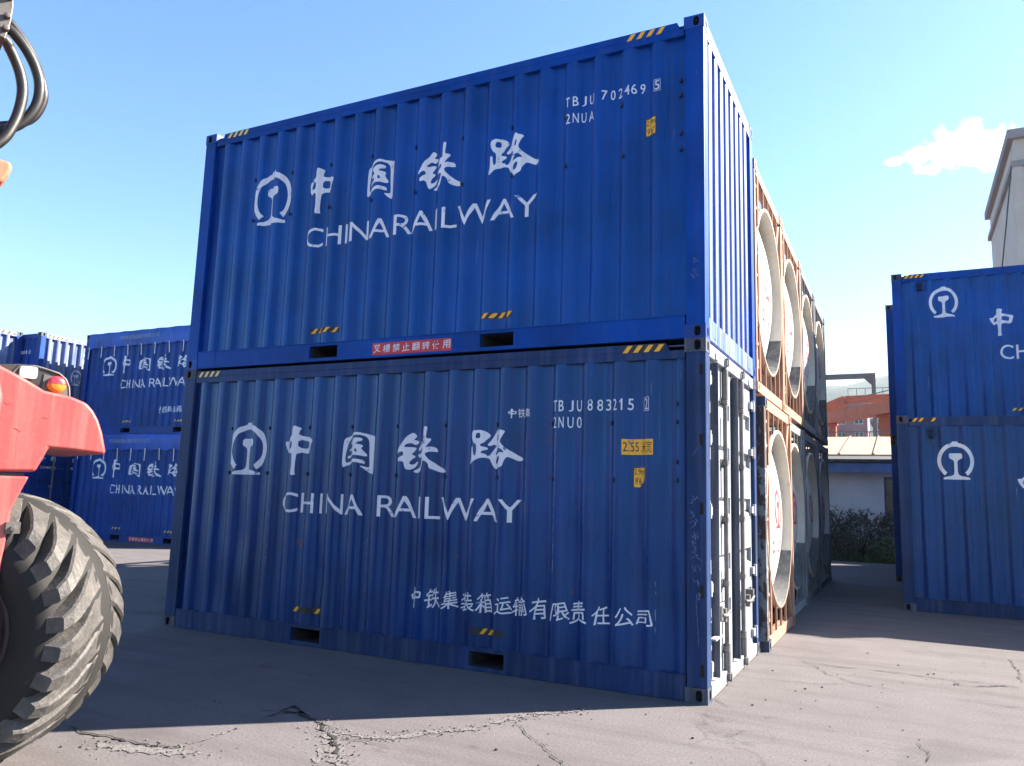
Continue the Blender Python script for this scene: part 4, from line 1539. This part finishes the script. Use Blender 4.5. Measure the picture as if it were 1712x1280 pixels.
# hydraulic hoses between boom and frame
for pts, r in (([(-.60, -.06, 4.42), (-.40, -.05, 4.30), (-.196, -.04, 4.195), (-.154, -.02, 4.155), (-.108, 0, 4.086), (-.075, 0, 4.003), (-.058, 0, 3.911), (-.064, 0, 3.792), (-.090, -.01, 3.677), (-.145, -.02, 3.554), (-.30, -.02, 3.40), (-.6, 0, 3.3)], .031),
               ([(-.60, .03, 4.54), (-.40, .03, 4.42), (-.185, .03, 4.31), (-.127, .03, 4.275), (-.056, .03, 4.197), (0, .03, 4.102), (.030, .03, 4.0), (.028, .04, 3.885), (-.010, .05, 3.783), (-.073, .06, 3.705), (-.2, .06, 3.62), (-.45, .05, 3.46), (-.62, .05, 3.34)], .031),
               ([(-.60, .14, 4.64), (-.40, .13, 4.52), (-.2, .12, 4.42), (-.115, .12, 4.35), (-.04, .12, 4.26), (.02, .12, 4.15), (.066, .12, 4.02), (.068, .13, 3.93), (.03, .14, 3.83), (-.05, .14, 3.76), (-.2, .13, 3.68), (-.46, .09, 3.50), (-.66, .06, 3.34)], .027)):
    # round the polyline off
    P = [Vector(p) for p in pts]
    Q = []
    for i in range(len(P) - 1):
        p0, p1, p2, p3 = P[max(i - 1, 0)], P[i], P[i + 1], P[min(i + 2, len(P) - 1)]
        for q in range(5):
            tt = q / 5
            Q.append(.5 * ((2 * p1) + (p2 - p0) * tt + (2 * p0 - 5 * p1 + 4 * p2 - p3) * tt ** 2 + (3 * p1 - p0 - 3 * p2 + p3) * tt ** 3))
    Q.append(P[-1])
    b = MB()
    b.tube(Q, r, 12)
    b.build('hydraulic_hose', M['hose'], rst)
b = MB()
b.prism([(-.24, 4.17), (-.19, 4.16), (-.172, 4.28), (-.170, 4.38), (-.18, 4.46), (-.25, 4.47)], 1, -.11, .20)
for z_, y_ in ((4.22, -.115), (4.30, -.115), (4.42, -.115)):
    b.lathe([(0, .020), (.03, .020), (.032, .001)], (-.195, y_ + .004, z_), (0, -1, 0), 6, smooth=False)
b.build('hose_clamp', M['steelgrey'], rst, bevel=.006)
b = MB()
b.prism([(-5.5, 2.75), (-.70, 4.05), (-.48, 4.13), (-.48, 4.56), (-.70, 4.68), (-5.5, 3.4)], 1, -.25, .30)
b.build('boom', M['machine_red'], rst, bevel=.02)
b = MB()
b.prism([(-4.8, 2.32), (-.9, 3.16), (-.112, 3.29), (-.085, 3.34), (-.072, 3.39), (-.077, 3.424), (-.10, 3.43), (-.9, 3.42), (-4.8, 2.60)], 1, -.10, .10)
b.build('boom_cylinder_lug', M['machine_orange'], rst, bevel=.02)
b = MB()
b.prism([(-5.2, .75), (-.95, .75), (-.95, 1.55), (-1.9, 1.6), (-5.2, 1.6)], 1, -.30, 2.0)
b.prism([(-5.2, 1.61), (-1.91, 1.63), (-1.91, 2.36), (-2.6, 2.6), (-5.2, 2.5)], 1, -.34, 2.2)
b.build('machine_body', M['machine_red'], rst, bevel=.03)

# ------------------------------------------------------------------ beyond the alley
M['plaster'] = plain('white_plaster', (0.40, 0.40, 0.40), 0.9, 0.12, 1.5)
M['fascia'] = plain('blue_fascia', (0.05, 0.10, 0.21), 0.6, 0.25, 4)
M['slate'] = plain('dark_roof', (0.03, 0.03, 0.033), 0.8, 0.3, 4)
M['cream'] = plain('cream_paint', (0.36, 0.235, 0.15), 1.0, 0.15, 1.2)
M['crane'] = paint('crane_orange', (0.42, 0.095, 0.045), rough=0.5, vary=0.15, dust=0.15, dustcol=(0.3, 0.2, 0.18), scratch=0)
M['glassdark'] = plain('dark_window', (0.012, 0.016, 0.022), 0.2, 0.2, 3, bmp=0)
M['pinkwall'] = plain('pink_render', (0.24, 0.12, 0.13), 0.9, 0.15, 0.5)
M['greywall'] = plain('grey_render', (0.18, 0.18, 0.21), 0.9, 0.15, 0.5)
M['portal'] = plain('portal_steel', (0.10, 0.085, 0.085), 0.6, 0.2, 2)
house = thing('house', (-1.5, 22.5, 0), 'low white house with blue eave at the end of the alley', 'house')
o_ = (-1.5, 22.5, 0)
b = MB(o_)
# front wall with a real window opening
b.box(-7, .86, 20, 20.25, 0, 2.62)
b.box(.86, 1.75, 20, 20.25, 0, 1.05)
b.box(.86, 1.75, 20, 20.25, 2.42, 2.62)
b.box(1.75, 4.5, 20, 20.25, 0, 2.62)
b.box(-7, -6.75, 20.25, 25.5, 0, 2.62)
b.box(4.25, 4.5, 20.25, 25.5, 0, 2.62)
b.box(-6.75, 4.25, 25.25, 25.5, 0, 2.62)
b.build('wall', M['plaster'], house)
b = MB(o_)
b.box(.86, 1.75, 20.14, 20.16, 1.05, 2.42)
w_ = b.build('window', M['glassdark'], house)
b = MB(o_)
for x in (.86, 1.27, 1.69):
    b.box(x, x + .05, 20.08, 20.135, 1.05, 2.42)
for z in (1.06, 1.42, 1.86, 2.36):
    b.box(.91, 1.69, 20.09, 20.13, z, z + .045)
b.build('frame', M['steelgrey'], w_)
b = MB(o_)
b.box(-7.4, 4.9, 19.35, 19.43, 2.52, 2.80)
b.build('fascia', M['fascia'], house)
b = MB(o_)
b.prism([(19.30, 2.81), (19.30, 2.92), (22.7, 3.2), (26.0, 2.9), (26.0, 2.81)], 0, -7.5, 5.0)
for k in range(28):
    b.box(-7.3 + k * .44, -7.12 + k * .44, 19.20, 19.298, 2.83, 2.90)
b.build('roof', M['slate'], house)
# long shed with a pale sloping roof behind the house
cw = thing('shed', (-2, 31, 0), 'long shed whose pale peach roof shows above the white house', 'shed')
b = MB((-2, 31, 0))
b.box(-14, 9, 26.8, 34, 0, 3.3)
b.build('wall', M['greywall'], cw)
b = MB((-2, 31, 0))
b.prism([(26.3, 3.40), (26.3, 3.47), (33.8, 4.74), (34.2, 4.74), (34.2, 3.40)], 0, -14.5, 9.5)
for k in range(20):
    b.prism([(26.29, 3.47), (26.29, 3.52), (33.8, 4.79), (33.8, 4.74)], 0, -14 + k * 1.2, -13.95 + k * 1.2)
b.build('roof', M['cream'], cw)
b = MB((-2, 31, 0))
for k in range(44):
    b.box(-14 + k * .5, -13.95 + k * .5, 33.9, 33.95, 4.74, 4.95)
b.box(-14, 8, 33.9, 33.95, 4.95, 5.0)
b.build('railing', M['portal'], cw)

# orange gantry crane
cr = thing('gantry_crane', (-2, 76, 0), 'orange gantry crane girders and legs beyond the cream wall', 'gantry crane')
oc = (-2, 76, 0)


def beam(mb, p, q, w, h, mi=0):
    p, q = Vector(p), Vector(q)
    d = (q - p).normalized()
    s_ = Vector((0, 0, 1)).cross(d).normalized() * (w / 2)
    u_ = d.cross(s_).normalized() * (h / 2)
    vs_ = [p - s_ - u_, p + s_ - u_, p + s_ + u_, p - s_ + u_, q - s_ - u_, q + s_ - u_, q + s_ + u_, q - s_ + u_]
    mb.add(vs_, [(0, 1, 2, 3), (4, 7, 6, 5), (0, 4, 5, 1), (1, 5, 6, 2), (2, 6, 7, 3), (3, 7, 4, 0)], mi)


b = MB(oc)
beam(b, (-9.2, 86, 10.25), (4.3, 64.1, 10.25), 1.0, 1.12)
b.build('girder', M['crane'], cr)
b = MB(oc)
beam(b, (-4.3, 90, 13.4), (12.0, 90, 13.75), 1.0, .82)
beam(b, (-4.2, 90, 13.3), (-7.6, 90, 11.9), 1.0, 1.2)
b.build('girder', M['crane'], cr)
for x0_, x1_, y_ in ((-5.25, -4.6, 79.0), (-.46, .66, 71.6)):
    b = MB(oc)
    b.prism([(x0_, 0), (x1_, 0), (x1_, 9.72), (x0_, 9.72)], 1, y_, y_ + 1.1)
    b.box(x0_ - .15, x1_ + .15, y_ - .05, y_ + 1.15, 9.50, 9.68)
    b.build('leg', M['crane'], cr)
b = MB(oc)
for k in range(12):
    f = k / 11
    x, y = -4.2 + 6 * f, 77.9 - 9.8 * f
    beam(b, (x, y, 10.80), (x, y, 11.75), .06, .06 + .0001)
beam(b, (-4.2, 77.9, 11.75), (1.8, 68.1, 11.75), .07, .07)
beam(b, (-4.2, 77.9, 11.3), (1.8, 68.1, 11.3), .05, .05)
b.build('railing', M['portal'], cr)
b = MB(oc)
for k in range(16):
    x = -4 + k * .9
    b.box(x, x + .06, 89.9, 89.96, 13.9, 14.7)
b.box(-4, 10, 89.9, 89.96, 14.66, 14.72)
b.build('railing', M['portal'], cr)
pf = thing('steel_portal', (-4, 105, 0), 'grey brown steel portal frame standing above the orange crane', 'portal frame')
op = (-4, 105, 0)
b = MB(op)
sc_ = 111.3 / 76.3
b.box(-14, -1.45, 105, 105.7, 18.1, 18.75)
b.build('crossbeam', M['portal'], pf)
for x in (-13.8, -1.95):
    b = MB(op)
    b.box(x, x + .5, 105.05, 105.65, 0, 18.1)
    b.prism([(x - .9 if x > -5 else x + .5, 18.1), (x if x > -5 else x + 1.4, 18.1), (x if x > -5 else x + .5, 17.2)], 1, 105.1, 105.6)
    b.build('post', M['portal'], pf)


def block(x0, x1, y0, y1, h, wall, label, nx, nz, zlo, roofm='greywall'):
    oo = ((x0 + x1) / 2, (y0 + y1) / 2, 0)
    t = thing('apartment_building', oo, label, 'building', 'far buildings behind the crane')
    b = MB(oo)
    b.box(x0, x1, y0, y1, 0, h)
    b.build('wall', M[wall], t)
    b = MB(oo)
    b.box(x0 - .5, x1 + .5, y0 - .5, y1 + .5, h, h + .6)
    b.build('roof', M[roofm], t)
    dx = (x1 - x0) / nx
    dz = 3.0
    for j in range(nz):
        for i in range(nx):
            f = MB(oo)
            a, c = x0 + i * dx + dx * .25, zlo + j * dz
            f.box(a, a + dx * .5, y0 - .12, y0 - .01, c, c + 1.6)
            wv = f.build('window', M['plaster'], t)
            f = MB(oo)
            for q in (0, 1):
                f.box(a + .12 + q * (dx * .25 - .04), a + dx * .25 - .06 + q * (dx * .25 - .04), y0 - .16, y0 - .125, c + .15, c + 1.45)
            f.build('pane', M['glassdark'], wv)


block(-16, -4.2, 150, 160, 19.4, 'pinkwall', 'pink apartment block seen under the crane girder', 4, 2, 13.2, 'pinkwall')
block(-3.8, 8, 165, 175, 18.0, 'greywall', 'grey building right of the pink block under the crane', 4, 2, 13.4)

M['hill'] = plain('wooded_hill', (0.035, 0.055, 0.045), 1.0, 0.4, 0.03, bmp=0)
b = MB()
NX, NY = 120, 24
rh = random.Random(2)
for j in range(NY + 1):
    for i in range(NX + 1):
        x = -880 + 1760 * i / NX
        y = 700 + 760 * j / NY
        f = math.sin(PI * min(1, j / NY * 1.05)) ** 1.0
        top = 150 + 10 * math.sin(x * .011 + 1) + 12 * math.sin(x * .0045) + 3 * math.sin(x * .06 + y * .02) + rh.uniform(-2.5, 2.5)
        b.v.append((x, y, max(-.5, top * f - 1)))
for j in range(NY):
    for i in range(NX):
        b.f.append([j * (NX + 1) + i, j * (NX + 1) + i + 1, (j + 1) * (NX + 1) + i + 1, (j + 1) * (NX + 1) + i])
        b.mi.append(0)
        b.sm.append(True)
tag(b.build('hills', M['hill']), 'hazy wooded hills on the skyline', 'hill', kind='structure')

# shrubs along the house
M['leaf'] = plain('shrub_leaves', (0.030, 0.034, 0.020), 0.7, 0.6, 3, bmp=0)
M['leaf2'] = plain('dry_leaves', (0.055, 0.030, 0.026), 0.8, 0.5, 3, bmp=0)
M['leaf3'] = plain('grass_blades', (0.040, 0.062, 0.022), 0.7, 0.4, 3, bmp=0)
M['bark'] = plain('twig_bark', (0.03, 0.022, 0.018), 0.9, 0.3, 8)
rb = random.Random(21)
shr = [(-1.75, 18.5, .8, 1.15), (-.75, 18.7, .85, 1.42), (.2, 18.6, .8, 1.30), (1.05, 18.75, .75, 1.22), (1.95, 18.6, .8, 1.35), (-.2, 18.0, .55, .7), (.95, 17.95, .5, .62)]
names = ['leftmost shrub, beside the last tank container', 'tallest reddish shrub against the white house wall', 'dark shrub in the middle of the house wall', 'shrub under the house window',
         'shrub behind the right containers, past the window', 'low bush in front of the hedge at its left', 'low green bush in front of the hedge at its right']
for k, (x, y, r, h) in enumerate(shr):
    t = thing('shrub', (x, y, 0), names[k], 'shrub', 'shrubs along the white house')
    b = MB((x, y, 0))
    for _ in range(16):
        a = rb.uniform(0, 2 * PI)
        q = rb.uniform(.3, .95)
        b.tube([(x + .05 * math.cos(a), y + .05 * math.sin(a), 0), (x + r * q * .5 * math.cos(a), y + r * q * .5 * math.sin(a), h * .5), (x + r * q * math.cos(a), y + r * q * math.sin(a), h * rb.uniform(.75, 1.15))], [.018, .012, .004], 5)
    b.build('stem', M['bark'], t)
    b = MB((x, y, 0))
    for _ in range(2300):
        a = rb.uniform(0, 2 * PI)
        e = rb.uniform(0, 1)
        rr = r * (1 - .75 * (abs(e - .4) / .62) ** 2) * math.sqrt(rb.uniform(.1, 1.0)) * (1 + .22 * math.sin(3 * a + k) + .12 * math.sin(7 * a + e * 9))
        px, py, pz = x + rr * math.cos(a), y + rr * math.sin(a), .03 + h * e * (1 + .10 * math.sin(5 * a + k))
        s_ = rb.uniform(.018, .042)
        n1 = Vector((rb.uniform(-1, 1), rb.uniform(-1, 1), rb.uniform(-1, 1))).normalized()
        n2 = n1.orthogonal().normalized()
        n1, n2 = n1 * s_ * 1.5, n2 * s_ * .6
        c = Vector((px, py, pz))
        b.add([c - n1, c + n2, c + n1, c - n2], [(0, 1, 2, 3)], 0 if rb.random() > (.42 if k < 5 else .1) else 1)
    b.build('foliage', [M['leaf3'] if k == 6 else M['leaf'], M['leaf2']], t)
b = MB()
for _ in range(2600):
    x, y = rb.uniform(-2.2, 2.5), rb.uniform(17.45, 18.2)
    h = rb.uniform(.06, .30)
    a = rb.uniform(0, 2 * PI)
    dx, dy = .008 * math.cos(a), .008 * math.sin(a)
    lx, ly = rb.uniform(-.1, .1), rb.uniform(-.1, .1)
    b.add([(x - dx, y - dy, 0), (x + dx, y + dy, 0), (x + lx, y + ly, h)], [(0, 1, 2)])
tag(b.build('grass', M['leaf3']), 'tufts of weeds and grass at the foot of the hedge', 'grass', kind='stuff')

# pale concrete tower far right
M['tower'] = plain('tower_concrete', (0.44, 0.385, 0.35), 0.9, 0.12, 0.4)
M['towertrim'] = plain('tower_trim', (0.22, 0.20, 0.215), 0.9, 0.12, 0.6)
ot = (12.7, 69, 0)
tw = thing('tower', ot, 'pale concrete tower with grey cornice bands above the right containers', 'tower')
X0, X1, Y0, Y1, ZT = 9.73, 15.7, 60, 78.2, 29.2
b = MB(ot)
b.box(X0, X1, Y0, Y1, 0, ZT)
for k in range(1, 22):
    z = k * 1.3
    b.box(X0 + .5, X1 - .5, Y0 - .02, Y0 - .001, z, z + .05)
b.box(X0 - .16, X0 + .48, Y0 - .14, Y0 + .7, 0, 27.0)
b.build('wall', M['tower'], tw)
for z0, z1, e in ((ZT, ZT + .70, .40), (27.0, 27.45, .26)):
    b = MB(ot)
    b.box(X0 - e, X1 + e, Y0 - e, Y1 + e, z0, z1)
    b.build('cornice', M['towertrim'], tw)
cb = MB((9, 58, 0))
cb.tube([(9.42, 59.2, 26.8), (8.85, 58.8, 22.5), (8.3, 58.4, 18.5), (7.4, 57.6, 12.5)], .05, 6)
tag(cb.build('cable', M['plastic']), 'thin dark cable hanging down in front of the pale tower', 'cable')
bpy.data.objects['cable'].location = (9, 58, 0)

# ------------------------------------------------------------------ air
hz = bpy.data.materials.new('haze')
hz.use_nodes = True
hn = hz.node_tree
for n in list(hn.nodes):
    if n.type == 'BSDF_PRINCIPLED':
        hn.nodes.remove(n)
pv = hn.nodes.new('ShaderNodeVolumePrincipled')
pv.inputs['Color'].default_value = (0.70, 0.84, 1.0, 1)
pv.inputs['Density'].default_value = 0.00016
pv.inputs['Anisotropy'].default_value = 0.2
hn.links.new(pv.outputs[0], hn.nodes['Material Output'].inputs['Volume'])
b = MB()
b.box(-900, 900, -420, 1500, -1.5, 190)
tag(b.build('haze', hz), kind='stuff')
tag(bpy.data.objects['haze'], 'thin blue air haze over the far hills', 'haze')
